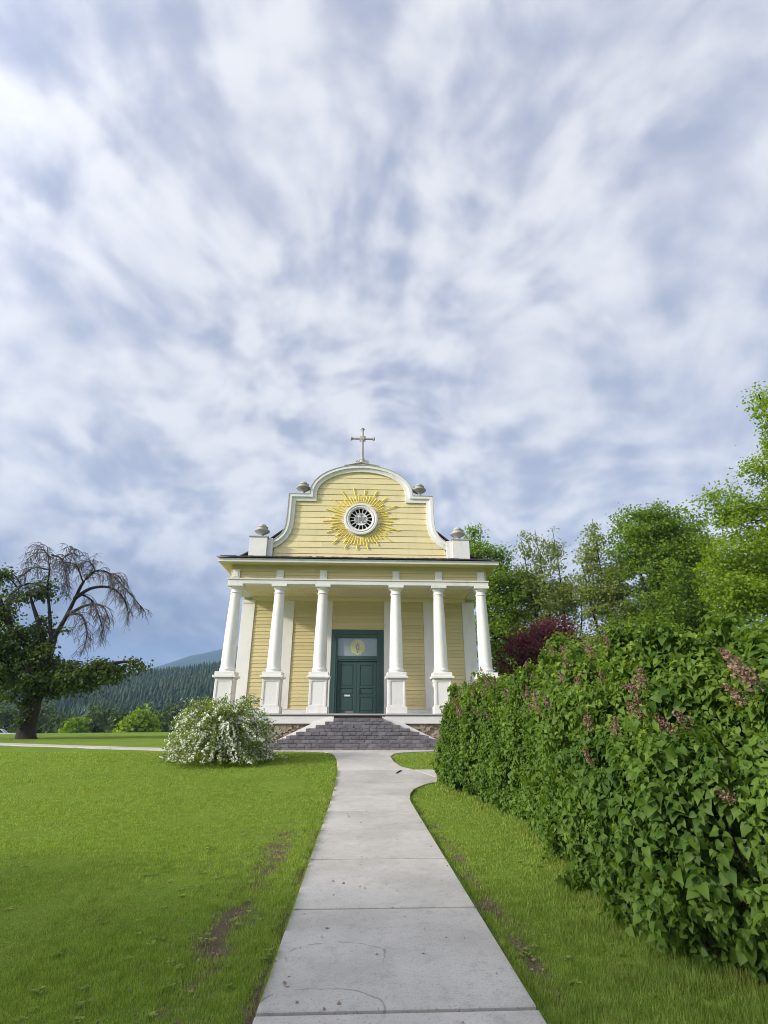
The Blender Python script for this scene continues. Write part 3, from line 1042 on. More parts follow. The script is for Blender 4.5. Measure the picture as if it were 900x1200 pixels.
part('wall_plaque', MB().box(1.47, 1.62, WY - 0.095, WY - 0.072, 2.35, 2.85), M['brown'])

# gable: wide boards within a curved white surround
def half_w(z):
    zs = [8.7, 9.40, 9.55, 9.75, 10.0, 10.25, 10.5, 10.8, 11.3, 11.93, 11.94, 12.35]
    xs = [4.28, 4.24, 4.0, 3.74, 3.56, 3.47, 3.42, 3.39, 3.36, 3.34, 2.30, 2.30]
    if z <= 12.35:
        return float(np.interp(z, zs, xs))
    k = min(1, (z - 12.35) / 1.30)
    return 2.30 * math.sqrt(max(0, 1 - k * k))


ped_back = []
zz = [8.75] + [8.75 + 0.05 * k for k in range(1, 98)] + [13.64]
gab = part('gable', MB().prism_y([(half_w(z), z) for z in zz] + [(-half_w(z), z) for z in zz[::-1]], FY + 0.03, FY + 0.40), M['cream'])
rs = random.Random(12)
ring_c = (0.0, 10.95)
z = 8.80
row = 0
while z < 13.6:
    z1 = min(z + 0.318, 13.60)
    sub = sorted({z + 0.006, *np.linspace(z + 0.006, z1 - 0.006, 5 if z < 12.3 else 9)})
    if z < 11.935 < z1:
        sub = sorted(set(sub) | {11.929, 11.941})
    cuts = [-9, 9]
    if row == 0:
        cuts = [-9, 1.95, 3.05, 9]
    elif row == 8:
        cuts = [-9, 2.45, 9]
    elif row == 2:
        cuts = [-9, -1.9, 9]
    elif row == 5:
        cuts = [-9, -2.6, 9]
    for c0, c1 in zip(cuts[:-1], cuts[1:]):
        R_ = [(min(half_w(q_), c1 - 0.005), q_) for q_ in sub]
        L_ = [(max(-half_w(q_), c0 + 0.005), q_) for q_ in sub]
        poly = R_ + L_[::-1]
        mb = MB()
        n_ = len(poly)
        tilt = lambda q_: FY - 0.004 + 0.022 * (q_ - z) / 0.318 - 0.006 * (rs.random() * 0 + 1)
        vs_ = [(x, tilt(q_), q_) for x, q_ in poly] + [(x, FY + 0.028, q_) for x, q_ in poly]
        fs_ = [tuple(range(n_)), tuple(range(2 * n_ - 1, n_ - 1, -1))] + [(i, i + n_, (i + 1) % n_ + n_, (i + 1) % n_) for i in range(n_)]
        mb.add(vs_, fs_)
        xm = sum(p_[0] for p_ in poly) / n_
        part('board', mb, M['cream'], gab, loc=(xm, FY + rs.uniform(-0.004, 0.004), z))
    z += 0.32
    row += 1

half = [(4.45, 9.50), (4.22, 9.57), (3.98, 9.74), (3.76, 9.98), (3.62, 10.25), (3.55, 10.55), (3.52, 10.9), (3.51, 11.4), (3.50, 12.07), (2.45, 12.07), (2.45, 12.36)]
for k in range(1, 15):
    a = math.pi / 2 * k / 14
    half.append((2.45 * math.cos(a), 12.36 + 1.42 * math.sin(a)))
full = half + [(-x, z) for x, z in half[:-1][::-1]]
prof = [(-0.165, 0.38), (-0.165, -0.18), (-0.03, -0.18), (-0.03, -0.15), (0.0, -0.12), (0.06, -0.10), (0.165, -0.09), (0.165, 0.38)]
rim = part('gable_coping', MB().sweep_xz(full, prof, FY), M['white_old'], smooth=True)
cl_ = part('coping_flashing', MB().sweep_xz(full, [(-0.20, 0.40), (-0.20, -0.20), (-0.168, -0.20), (-0.168, 0.40)], FY), M['trim_grey'], rim)
for s in (-1, 1):
    tri = [(s * 3.66, 10.38), (s * 4.50, 9.66), (s * 4.20, 9.66), (s * 3.95, 9.86), (s * 3.76, 10.12)]
    part('coping_infill', MB().prism_y(tri, FY - 0.05, FY + 0.38), M['white_old'], rim)
    edge = [(s * 3.64, 10.52), (s * 4.52, 9.80), (s * 4.52, 9.74), (s * 3.64, 10.45)]
    part('roof_edge', MB().prism_y(edge, FY - 0.12, FY + 0.6), M['roof'], rim)

# corner pedestals and urns
up = [(0.10, 0.0), (0.21, 0.0), (0.21, 0.045), (0.12, 0.06), (0.095, 0.15), (0.12, 0.19), (0.24, 0.26), (0.345, 0.33), (0.375, 0.355), (0.375, 0.40), (0.29, 0.41),
      (0.255, 0.43), (0.265, 0.53), (0.285, 0.545), (0.285, 0.57), (0.20, 0.58), (0.19, 0.66), (0.15, 0.70), (0.06, 0.73), (0.0, 0.735)]
for s in (-1, 1):
    pd = part('corner_pedestal', MB().box(s * 4.95 - 0.42, s * 4.95 + 0.42, FY - 0.42, FY + 0.42, 8.72, 9.80)
              .box(*sorted((s * 4.28, s * 4.525)), FY - 0.22, FY + 0.3, 8.72, 9.80), M['white_old'], bevel=0.01)
    part('pedestal_cap', MB().box(s * 4.95 - 0.46, s * 4.95 + 0.46, FY - 0.46, FY + 0.46, 9.803, 9.85), M['cross'], pd)
    for (x, z, sc) in ((s * 4.90, 9.855, 1.0), (s * 3.0, 12.262, 0.98)):
        part('urn', MB().lathe([(r_ * sc, h_ * 1.03 * sc) for r_, h_ in up], (x, FY, z), 24).box(x - 0.17, x + 0.17, FY - 0.17, FY + 0.17, z - 0.02, z + 0.008), M['cross'], smooth=True)

# cross on a scrolled base
cr = MB()
cr.tube([(0, FY, 14.2), (0, FY, 16.2)], [0.085, 0.06], 8)
cr.tube([(-0.56, FY, 15.66), (0.56, FY, 15.66)], 0.06, 8)
cross = part('cross', cr, M['cross'], smooth=True)
for px_, pz_, ax in ((0, 16.22, 'z'), (-0.58, 15.66, 'x'), (0.58, 15.66, 'x')):
    t_ = MB()
    if ax == 'z':
        t_.lathe([(0.0, -0.05), (0.075, -0.05), (0.075, 0), (0.115, 0.02), (0.115, 0.05), (0.06, 0.09), (0, 0.09)], (px_, FY, pz_), 12)
    else:
        sg = 1 if px_ > 0 else -1
        q_ = MB().lathe([(0.0, -0.05), (0.075, -0.05), (0.075, 0), (0.115, 0.02), (0.115, 0.05), (0.06, 0.09), (0, 0.09)], (0, 0, 0), 12)
        t_.add([(px_ + sg * v_[2], FY + v_[1], pz_ + v_[0]) for v_ in q_.v], q_.f)
    part('cross_tip', t_, M['cross'], cross, smooth=True)
part('cross_centre', MB().prism_y([(-0.17, 15.49), (0.17, 15.49), (0.17, 15.83), (-0.17, 15.83)], FY - 0.03, FY + 0.03)
     .prism_y([(-0.10, 15.56), (0.10, 15.56), (0.10, 15.76), (-0.10, 15.76)], FY - 0.075, FY - 0.033), M['cross'], cross, bevel=0.015)
sc_ = MB()
for s in (-1, 1):
    sc_.tube([(s * 0.03, FY, 14.48), (s * 0.10, FY, 14.40), (s * 0.16, FY, 14.28), (s * 0.25, FY, 14.22)], [0.05, 0.06, 0.07, 0.06], 8)
    sc_.tube([(s * (0.25 + 0.075 * math.cos(a)), FY, 14.25 + 0.075 * math.sin(a)) for a in np.linspace(-1.6, 3.9, 12)], 0.04, 6)
sc_.lathe([(0.02, 14.12), (0.14, 14.14), (0.15, 14.24), (0.09, 14.36), (0.10, 14.48), (0.075, 14.52)], (0, FY, 0), 12)
part('scroll', sc_, M['cross'], cross, smooth=True)
cap_ = MB()
for s in (-1, 1):
    cap_.prism_y([(0, 14.16), (s * 0.2, 14.10), (s * 0.55, 14.02), (s * 0.92, 13.97), (s * 0.95, 13.88), (s * 0.86, 13.80), (s * 0.45, 13.92), (0, 13.95)], FY - 0.16, FY + 0.3)
    cap_.tube([(0, FY - 0.17, 14.14), (s * 0.2, FY - 0.17, 14.085), (s * 0.55, FY - 0.17, 14.0), (s * 0.92, FY - 0.17, 13.92)], 0.05, 6)
part('cross_base', cap_, M['cross'], cross, smooth=True)

# round window and sunburst
rose = part('round_window', MB().lathe([(0.60, FY - 0.02), (0.60, FY - 0.12), (0.66, FY - 0.15), (0.70, FY - 0.11), (0.76, FY - 0.16), (0.84, FY - 0.15), (0.86, FY - 0.02)], (0, 0, 10.95), 48, 'y'), W_, smooth=True)
for o_ in (rose,):
    pass
part('window_pane', MB().lathe([(0.60, FY - 0.04), (0.60, FY - 0.03)], (0, 0, 10.95), 40, 'y'), M['dark_glass'], rose)
part('inner_ring', MB().lathe([(0.565, FY - 0.045), (0.565, FY - 0.085), (0.605, FY - 0.095), (0.605, FY - 0.045)], (0, 0, 10.95), 40, 'y')
     , W_, rose, smooth=True).data.polygons
hub = MB()
hub.lathe([(0.315, FY - 0.045), (0.315, FY - 0.075), (0.335, FY - 0.075), (0.335, FY - 0.045)], (0, 0, 10.95), 32, 'y')
part('hub_ring', hub, W_, rose)
part('hub_disc', MB().lathe([(0.312, FY - 0.05), (0.312, FY - 0.046)], (0, 0, 10.95), 32, 'y'), M['white_old'], rose)
for k in range(16):
    a = 2 * math.pi * (k + 0.5) / 16
    ca, sa = math.cos(a), math.sin(a)
    q_ = [(0.335, -0.014), (0.575, -0.020), (0.575, 0.020), (0.335, 0.014)]
    part('glazing_bar', MB().prism_y([(r_ * ca - t_ * sa, 10.95 + r_ * sa + t_ * ca) for r_, t_ in q_], FY - 0.072, FY - 0.045), W_, rose)
mono = MB()
yy0, yy1 = FY - 0.082, FY - 0.052
mono.box(-0.20, -0.155, yy0, yy1, 10.83, 11.02)                       # I
mono.box(-0.225, -0.13, yy0 + .002, yy1, 10.805, 10.828).box(-0.225, -0.13, yy0 + .002, yy1, 11.022, 11.045)
mono.box(-0.085, -0.045, yy0, yy1, 10.80, 11.05).box(0.045, 0.085, yy0, yy1, 10.80, 11.05).box(-0.044, 0.044, yy0 + .002, yy1, 10.915, 10.95)   # H
mono.box(-0.016, 0.016, yy0 + .001, yy1, 10.952, 11.20).box(-0.06, 0.06, yy0 + .003, yy1, 11.11, 11.14)   # cross standing on its bar
S = [(0.215, 11.0), (0.19, 11.035), (0.15, 11.035), (0.13, 11.0), (0.14, 10.955), (0.175, 10.925), (0.205, 10.89), (0.205, 10.845), (0.175, 10.815), (0.14, 10.82), (0.12, 10.85)]
mono.tube([(x, FY - 0.068, z) for x, z in S], 0.018, 6)
mono.v = [(x * 1.25, y, 10.95 + (z - 10.95) * 1.3) for x, y, z in mono.v]
part('monogram', mono, M['emblem'], rose)
burst = bpy.data.objects.new('sunburst', None)
COL.objects.link(burst)
burst.parent = church
burst.location = Vector((0, FY - 0.05, 10.95)) - church.location
rs = random.Random(31)
NR = 54
for k in range(NR):
    a = 2 * math.pi * (k + 0.5) / NR
    base = 1.27 + 0.12 * abs(math.cos(a))
    long_ = 1.52 + 0.40 * abs(math.cos(a)) ** 1.5 + 0.12 * max(0, math.sin(a))
    ln = (long_ + rs.uniform(-0.12, 0.12)) if k % 3 == 0 else (base + 0.10 * (k % 3 - 1) + rs.uniform(-0.08, 0.14))
    ca, sa = math.cos(a), math.sin(a)
    w0, w1 = 0.016, 0.036 if k % 3 else 0.028
    r0_ = 0.97
    vs_ = []
    for r_, t_, yv in ((r0_, -w0, 0.02), (r0_, w0, 0.02), (r0_, 0, -0.008), (ln, -w1, 0.02), (ln, w1, 0.02), (ln, 0, -0.012), (ln + 0.03, 0, 0.015)):
        vs_.append((r_ * ca - t_ * sa, FY - 0.05 + yv, 10.95 + r_ * sa + t_ * ca))
    part('ray', MB().add(vs_, [(0, 1, 4, 3), (0, 2, 1), (0, 3, 5, 2), (1, 2, 5, 4), (3, 6, 5), (4, 5, 6), (3, 4, 6)]), M['gold'], burst)

# ------------------------------------------------------------------ steps
stairs = thing('front_steps', 'dark paver steps narrowing upward to the porch between white cheek walls', 'steps', (0.06, 22.2, 0.47))
HL = [1.05, 1.38, 1.74, 2.11, 2.46, 2.81, 3.13, 3.40, 3.50]
rs = random.Random(5)
protos = []
for k in range(4):
    mb = MB().box(-0.5, 0.5, -0.5, 0.5, -0.5, 0.5)
    mb.v = [(x + rs.uniform(-.03, .03), y + rs.uniform(-.05, .05), z + rs.uniform(-.06, .06)) for x, y, z in mb.v]
    protos.append(mb)
src = {}
for k in range(9):
    z1 = 1.63 - 0.13 * k
    z0 = z1 - 0.13 if k < 8 else 0.40
    yf = 23.06 - 0.24 * k
    hl = HL[k]
    stp = obj('step', MB().box(0.06 - hl + 0.02, 0.06 + hl - 0.02, yf + 0.05, 23.285, z0 - 0.02, z1 - 0.012), M['step'], stairs, loc=(0.06, yf, z0))
    x = 0.06 - hl
    end = 0.06 + hl
    if k % 2:
        x -= 0.0
    first = True
    while x < end - 0.02:
        wd = rs.choice((0.28, 0.30, 0.32)) * (0.5 if first and k % 2 else 1)
        first = False
        if end - x - wd < 0.16:
            wd = end - x
        pi_ = rs.randrange(4)
        loc = Vector((x + wd / 2, yf + 0.15 + rs.uniform(-0.006, 0.006), (z0 + z1) / 2 + rs.uniform(-0.004, 0.004)))
        if pi_ not in src:
            me = protos[pi_].mesh('paver')
            fix_normals(me)
            me.materials.append(M['step'])
            src[pi_] = me
        o_ = bpy.data.objects.new('paver', src[pi_])
        COL.objects.link(o_)
        o_.parent = stp
        o_.location = loc - wloc(stp)
        o_.scale = (wd - 0.012, 0.30, z1 - z0 - 0.016)
        x += wd
for s in (-1, 1):
    poly = [(0.05 + s * q_[0], q_[1]) for q_ in ((1.03, 1.697), (1.96, 1.409), (3.60, 0.665), (3.72, 0.58), (3.72, 0.38), (1.03, 0.38))]
    obj('cheek_wall', MB().prism_y(poly, 23.295, 23.329), M['white'], stairs)
# ------------------------------------------------------------------ generic tree
def curve_pts(pts, k=4):
    """smooth polyline through points (Catmull-Rom)"""
    P_ = [Vector(p_) for p_ in pts]
    P_ = [2 * P_[0] - P_[1]] + P_ + [2 * P_[-1] - P_[-2]]
    out_ = []
    for i in range(1, len(P_) - 2):
        a, b, c_, d = P_[i - 1:i + 3]
        for j in range(k):
            t_ = j / k
            out_.append(0.5 * ((2 * b) + (c_ - a) * t_ + (2 * a - 5 * b + 4 * c_ - d) * t_ ** 2 + (3 * b - a - 3 * c_ + d) * t_ ** 3))
    out_.append(P_[-2])
    return out_


def crown_arrays(rng, blobs, n_clusters, n_leaves, size, spread, droop=0.3, shell=0.45):
    b = np.array(blobs, float)
    wgt = b[:, 3] * b[:, 4] * b[:, 5]
    wgt = wgt ** 0.8
    k = rng.choice(len(b), n_clusters, p=wgt / wgt.sum())
    d = norm(rng.normal(size=(n_clusters, 3)))
    r = rng.uniform(0, 1, n_clusters) ** shell
    r = r * rng.uniform(0.85, 1.12, n_clusters)
    cc = b[k, :3] + d * r[:, None] * b[k, 3:]
    cs = rng.uniform(0.5, 1.3, n_clusters)
    ci = rng.choice(n_clusters, n_leaves, p=cs / cs.sum())
    off = rng.normal(size=(n_leaves, 3)) * np.array([1, 1, 0.55]) * (spread * cs[ci])[:, None]
    pos = cc[ci] + off
    nrm_ = norm(norm(off) * 0.7 + d[ci] * 0.3 + np.array([0, 0, 0.5]) + rng.normal(size=(n_leaves, 3)) * 0.6)
    tip = norm(norm(off) * 0.8 + np.array([0, 0, -droop]) + rng.normal(size=(n_leaves, 3)) * 0.6)
    return cc, k, scatter(KITE_V, KITE_F, pos, frames(nrm_, tip), size * rng.uniform(0.6, 1.35, n_leaves))


def make_tree(name, label, cat, base, blobs, n_clusters, n_leaves, size, spread, leafm, barkm, seed,
              stems, r0, group=None, limbs=45, droop=0.3, shell=0.45):
    rng = np.random.RandomState(seed)
    bx, by = base
    root = thing(name, label, cat, (bx, by, gz(bx, by)), group)
    cc, k, (v_, f_) = crown_arrays(rng, blobs, n_clusters, n_leaves, size, spread, droop, shell)
    raw_mesh('crown', v_, f_, leafm, root)
    mb = MB()
    zb = gz(bx, by) - 0.3
    tops = []
    for st_ in stems:
        pts_ = [(bx + st_[0][0], by + st_[0][1], zb)] + [tuple(p_) for p_ in st_[1:]]
        c_ = curve_pts(pts_, 5)
        n_ = len(c_)
        rad = [r0 * (1 - 0.88 * i / (n_ - 1)) * (1.25 if i == 0 else 1) for i in range(n_)]
        mb.tube(c_, rad, 9)
        tops.append((c_, rad))
    obj('trunk', mb, barkm, root, smooth=True)
    lb = MB()
    for j in rng.choice(n_clusters, min(limbs, n_clusters), replace=False):
        e = Vector(cc[j])
        best = None
        for c_, rad in tops:
            for i, p_ in enumerate(c_):
                if p_.z < e.z - 0.15 * (e - p_).length and i > 1:
                    q_ = (e - p_).length
                    if best is None or q_ < best[0]:
                        best = (q_, p_, rad[i])
        if best is None:
            continue
        q_, p_, r_ = best
        mid = p_.lerp(e, 0.5) + Vector((rng.uniform(-.2, .2), rng.uniform(-.2, .2), 0.12 * q_))
        c2 = curve_pts([p_, mid, e], 4)
        ra = min(r_ * 0.6, 0.03 + 0.018 * q_)
        lb.tube(c2, list(np.linspace(ra, 0.012, len(c2))), 5)
    if lb.v:
        obj('limbs', lb, barkm, root, smooth=True, kind='stuff')
    return root


GZ = 0.47
make_tree('leafy_tree', 'dense green tree rising right behind the porch column with a thin bare-tipped top', 'tree', (12.4, 45),
          [(12.4, 45, 8.5, 3.3, 3.0, 4.2), (11.4, 45, 13.5, 2.3, 2.3, 3.2), (10.6, 45, 17.0, 0.8, 0.8, 1.7), (10.6, 45, 18.2, 0.4, 0.4, 0.7), (14.0, 45, 12.0, 2.0, 2.0, 3.0), (9.9, 45, 15.6, 1.0, 1.0, 1.0), (12.6, 45, 15.4, 1.3, 1.3, 1.4), (13.6, 44, 5.0, 2.4, 2.4, 2.4)],
          460, 30000, 0.21, 0.40, M['maple_leaf'], M['bark_dark'], 11, [((0, 0), (12.2, 45, 5), (11.6, 45, 10), (10.8, 45, 14), (10.6, 45, 18.6))], 0.30)
make_tree('airy_tree', 'airy grey-green tree with slender rising stems, nearer to the porch of the two', 'tree', (16.6, 44),
          [(15.2, 44, 16.2, 0.55, 0.6, 1.9), (16.4, 44, 15.4, 0.7, 0.7, 2.6), (17.6, 43.5, 15.8, 0.7, 0.7, 2.4), (16.2, 44, 11.5, 1.9, 1.7, 3.0), (18.2, 44, 11.6, 1.6, 1.6, 2.8), (15.4, 44, 7.4, 1.8, 1.8, 2.8), (18.3, 44, 7.0, 1.8, 1.8, 2.2), (14.5, 44, 13.0, 1.0, 1.0, 2.2)],
          560, 21000, 0.19, 0.31, M['pale_leaf'], M['bark_dark'], 12,
          [((0, 0), (16.1, 44, 5), (15.3, 44, 11), (14.8, 44, 17)), ((0.2, 0), (16.8, 44, 5), (16.6, 44, 11), (16.2, 44, 18.0)), ((0.4, 0.2), (17.6, 44, 6), (18.0, 44, 12), (17.7, 43.5, 17.8)), ((0.3, 0.1), (18.0, 44, 5), (19.3, 44, 9), (19.9, 44, 13))], 0.17, limbs=70, droop=0.0, shell=0.6)
make_tree('airy_tree', 'airy grey-green tree with slender rising stems, beside the big round maple', 'tree', (21.2, 42),
          [(20.9, 42, 16.6, 0.6, 0.6, 2.2), (20.0, 42, 14.4, 0.9, 0.9, 2.2), (22.2, 42, 13.4, 1.0, 1.0, 2.4), (21.0, 42, 11.0, 1.9, 1.8, 2.8), (22.9, 42, 9.8, 1.2, 1.2, 2.4), (20.2, 42, 7.0, 1.7, 1.7, 2.6), (22.2, 42, 6.6, 1.6, 1.6, 2.2), (19.4, 42, 11.6, 1.0, 1.0, 2.4)],
          520, 19000, 0.19, 0.31, M['pale_leaf'], M['bark_dark'], 13,
          [((0, 0), (21.0, 42, 5), (20.9, 42, 11), (20.9, 42, 18.4)), ((0.2, 0), (21.8, 42, 6), (22.3, 42, 10), (22.4, 42, 15)), ((-0.3, 0), (20.4, 42, 5), (19.6, 42, 10), (19.3, 42, 14.2))], 0.17, limbs=70, droop=0.0, shell=0.6)
make_tree('maple_tree', 'big round-crowned green maple standing free behind the lilac hedge', 'tree', (25.6, 40),
          [(25.4, 40, 12.4, 4.2, 3.8, 3.6), (23.2, 40, 15.6, 2.2, 2.2, 2.6), (27.2, 40, 15.8, 2.6, 2.4, 2.6), (25.2, 40, 17.2, 2.2, 2.0, 2.0), (23.4, 40, 8.2, 3.2, 3.0, 2.6), (27.8, 40, 8.8, 3.2, 3.0, 3.0), (29.4, 40, 13.6, 1.6, 1.8, 2.0), (25.5, 40, 5.6, 3.4, 3.0, 1.8)],
          700, 62000, 0.20, 0.44, M['maple_leaf'], M['bark_dark'], 14, [((0, 0), (25.5, 40, 5), (25.4, 40, 10), (25.2, 40, 16.5)), ((0.1, 0), (26.4, 40, 6), (27.2, 40, 11), (27.6, 40, 16)), ((-0.1, 0), (24.4, 40, 7), (23.4, 40, 11), (23.0, 40, 16))], 0.36, limbs=70)
make_tree('spired_tree', 'tall bright green tree with a narrow spire top above the hedge', 'tree', (26.2, 27),
          [(25.2, 27, 10.4, 4.4, 3.8, 4.0), (22.2, 27, 13.6, 1.7, 1.6, 1.1), (21.6, 27, 9.0, 2.2, 2.2, 2.6), (26.4, 27, 14.6, 2.5, 2.3, 2.4), (26.1, 27, 18.4, 1.1, 1.1, 3.0), (23.8, 27, 8.0, 2.8, 2.6, 2.4), (28.6, 27, 14.0, 2.8, 2.6, 3.2), (28.6, 27, 7.6, 4, 3.4, 3.4), (25.4, 27, 5.2, 3.4, 3.0, 2.0), (26.0, 27, 21.2, 0.55, 0.55, 1.0), (24.3, 27, 16.0, 0.9, 0.9, 0.9)],
          900, 90000, 0.165, 0.36, M['bright_leaf'], M['bark_dark'], 15, [((0, 0), (26.3, 27, 6), (26.3, 27, 12), (26.1, 27, 21.5)), ((0.1, 0), (27.4, 27, 6), (28.4, 27, 10), (28.8, 27, 14.5))], 0.32, limbs=80)
make_tree('burgundy_tree', 'low round burgundy-leaved tree between the porch and the lilac hedge', 'tree', (12.1, 33),
          [(12.1, 33, 5.4, 2.7, 2.4, 2.1), (13.3, 33, 4.6, 2.0, 1.9, 1.9), (10.5, 33, 4.6, 1.8, 1.8, 1.9), (12.4, 33, 6.9, 1.5, 1.4, 1.0), (14.4, 33, 4.2, 0.9, 0.9, 1.1), (11.0, 33, 6.4, 1.2, 1.2, 0.9)],
          420, 17000, 0.15, 0.24, M['purple_leaf'], M['bark_dark'], 16, [((0, 0), (12.1, 33, 2.5), (12.2, 33, 5), (12.3, 33, 7.2)), ((0.1, 0), (12.8, 33, 3), (13.6, 33, 5)), ((-0.1, 0), (11.4, 33, 3), (10.6, 33, 5.2))], 0.14, limbs=110, droop=0.1)

# ------------------------------------------------------------------ the old broken tree on the left
lt = thing('old_tree', 'dark old tree with thick trunk, bare weeping limbs above and leafy lower boughs', 'tree', (-19.75, 34, 0.47))
rng = np.random.RandomState(77)
rnd = random.Random(78)


def depth_path(pts_, amp):
    a = rnd.uniform(-amp, amp)
    return [(x, y + a * (i / (len(pts_) - 1)) ** 1.2 + rnd.uniform(-.08, .08), z) for i, (x, y, z) in enumerate(pts_)]


tr_pts = [(-19.72, 34, 0.2), (-19.78, 34, 0.55), (-19.88, 34, 1.2), (-19.92, 34, 2.2), (-19.79, 34, 3.3), (-19.69, 34, 4.4), (-19.68, 34, 5.4), (-19.56, 34, 6.5)]
tc_ = curve_pts(tr_pts, 4)
tr_r = np.interp(np.linspace(0, 1, len(tc_)), [0, .05, .14, .28, .42, .55, .7, .85, 1], [0.92, 0.72, 0.56, 0.49, 0.55, 0.48, 0.38, 0.30, 0.20])
tm = MB().tube(tc_, list(tr_r), 18)
tm.v = [(x + 0.07 * (smooth_noise(x * 1, z * 0.35 + y, 41, 0.35) - 0.5) * 2, y + 0.07 * (smooth_noise(y, z * 0.3 + x, 42, 0.3) - 0.5) * 2, z) for x, y, z in tm.v]
trunk = obj('trunk', tm, M['bark_dark'], lt, smooth=True)
for pts_, r0_, r1_, amp in (
        ([(-19.79, 34, 3.2), (-20.82, 34, 4.15), (-21.85, 34, 4.91), (-23.14, 34, 5.43), (-24.6, 34, 6.0)], 0.38, 0.08, 1.0),
        ([(-19.69, 34, 4.3), (-20.85, 34, 5.7), (-22.1, 34, 7.03), (-23.16, 34, 8.96), (-23.78, 34, 10.8)], 0.30, 0.03, 1.2),
        ([(-19.75, 34, 3.0), (-18.55, 34, 3.3), (-17.54, 34, 3.91), (-16.38, 34, 4.58), (-14.86, 34, 4.9), (-13.92, 34, 4.9)], 0.34, 0.03, 0.6),
        ([(-19.68, 34, 5.2), (-20.5, 34, 7.04), (-21.28, 34, 8.41), (-21.79, 34, 9.54)], 0.22, 0.03, 1.4),
        ([(-19.8, 34, 3.0), (-19.4, 32.5, 4.0), (-19.2, 31.2, 4.6)], 0.25, 0.04, 0.1)):
    c_ = curve_pts(depth_path(pts_, amp), 4)
    obj('limb', MB().tube(c_, list(np.linspace(r0_, r1_, len(c_))), 9), M['bark_dark'], lt, smooth=True)
bare_limbs = [
    ([(-19.66, 34, 6.2), (-20.23, 34, 8.14), (-20.58, 34, 9.56), (-20.78, 34, 10.84), (-21.13, 34, 12.28)], 0.12, 1.0),
    ([(-19.58, 34, 6.3), (-19.14, 34, 7.66), (-18.83, 34, 8.89), (-18.53, 34, 10.04), (-17.86, 34, 10.82), (-16.92, 34, 10.65), (-15.44, 34, 9.38), (-14.36, 34, 8.31)], 0.145, 1.0),
    ([(-18.83, 34, 8.89), (-17.82, 34, 9.59), (-16.61, 34, 9.66), (-15.58, 34, 8.93), (-14.98, 34, 7.8)], 0.13, 1.6),
    ([(-19.06, 34, 7.77), (-17.78, 34, 8.39), (-16.43, 34, 8.24), (-15.46, 34, 7.14)], 0.12, 1.6),
    ([(-18.98, 34, 7.88), (-17.98, 34, 7.78), (-17.25, 34, 6.69), (-16.97, 34, 5.62)], 0.10, 1.6),
    ([(-20.97, 34, 11.61), (-21.95, 34, 12.38), (-22.61, 34, 11.89)], 0.06, 0.6),
    ([(-20.84, 34, 10.84), (-22.05, 34, 11.0), (-22.88, 34, 10.34)], 0.06, 1.2),
    ([(-21.04, 34, 11.91), (-20.29, 34, 11.62), (-19.61, 34, 10.62), (-19.12, 34, 9.46)], 0.06, 1.0),
    ([(-20.3, 34, 11.6), (-19.95, 34, 11.83), (-19.54, 34, 12.3)], 0.04, 0.5),
    ([(-20.52, 34, 9.56), (-21.91, 34, 9.83), (-22.73, 34, 8.96)], 0.07, 1.2),
    ([(-18.53, 34, 10.04), (-19.04, 34, 11.1), (-19.74, 34, 11.21)], 0.05, 1.0),
    ([(-17.86, 34, 10.82), (-18.45, 34, 11.47), (-18.93, 34, 11.34)], 0.05, 1.0),
    ([(-16.92, 34, 10.65), (-16.2, 34, 10.43), (-15.4, 34, 9.7)], 0.05, 1.0),
    ([(-18.7, 34, 9.3), (-17.9, 34, 8.9), (-17.3, 34, 7.7), (-17.2, 34, 6.9)], 0.07, 1.8)]
for pts_, r0_, amp in bare_limbs:
    c_ = curve_pts(depth_path(pts_, amp), 4)
    bl = obj('bare_limb', MB().tube(c_, list(np.linspace(r0_, 0.020, len(c_))), 7), M['bark_dark'], lt, smooth=True)
    tw = MB()
    n_ = len(c_)
    for i in range(3 if r0_ > 0.115 else 1, n_):
        frac = i / (n_ - 1)
        if r0_ > 0.115 and frac < 0.4:
            continue
        for _ in range(rnd.choice((2, 2, 3))):
            p_ = Vector(c_[i])
            side_ = rnd.choice((-1, 1))
            fwd = (Vector(c_[i]) - Vector(c_[i - 1])).normalized()
            d = (fwd * rnd.uniform(0.3, 0.9) + Vector((rnd.uniform(-0.7, 0.7), rnd.uniform(-0.9, 0.9), rnd.uniform(-0.2, 0.7)))).normalized()
            L_ = rnd.uniform(0.7, 1.7) * (1.15 - 0.75 * frac)
            seg = [p_]
            for k_ in range(6):
                d = (d + Vector((rnd.uniform(-.2, .2), rnd.uniform(-.2, .2), -0.22 - 0.05 * k_))).normalized()
                seg.append(seg[-1] + d * L_ / 6)
            tw.tube(seg, list(np.linspace(0.022, 0.010, 7)), 4)
            for k_ in range(2, 7):
                for _2 in range(rnd.choice((1, 2))):
                    q_ = seg[k_]
                    d2 = (d * 0.5 + Vector((rnd.uniform(-1, 1), rnd.uniform(-1, 1), rnd.uniform(-0.9, 0.3)))).normalized()
                    l2 = rnd.uniform(0.2, 0.6)
                    s2 = [q_, q_ + d2 * l2 * 0.5, q_ + d2 * l2 + Vector((0, 0, -0.25 * l2))]
                    tw.tube(s2, [0.013, 0.011, 0.008], 3)
    obj('twigs', tw, M['twig'], bl)
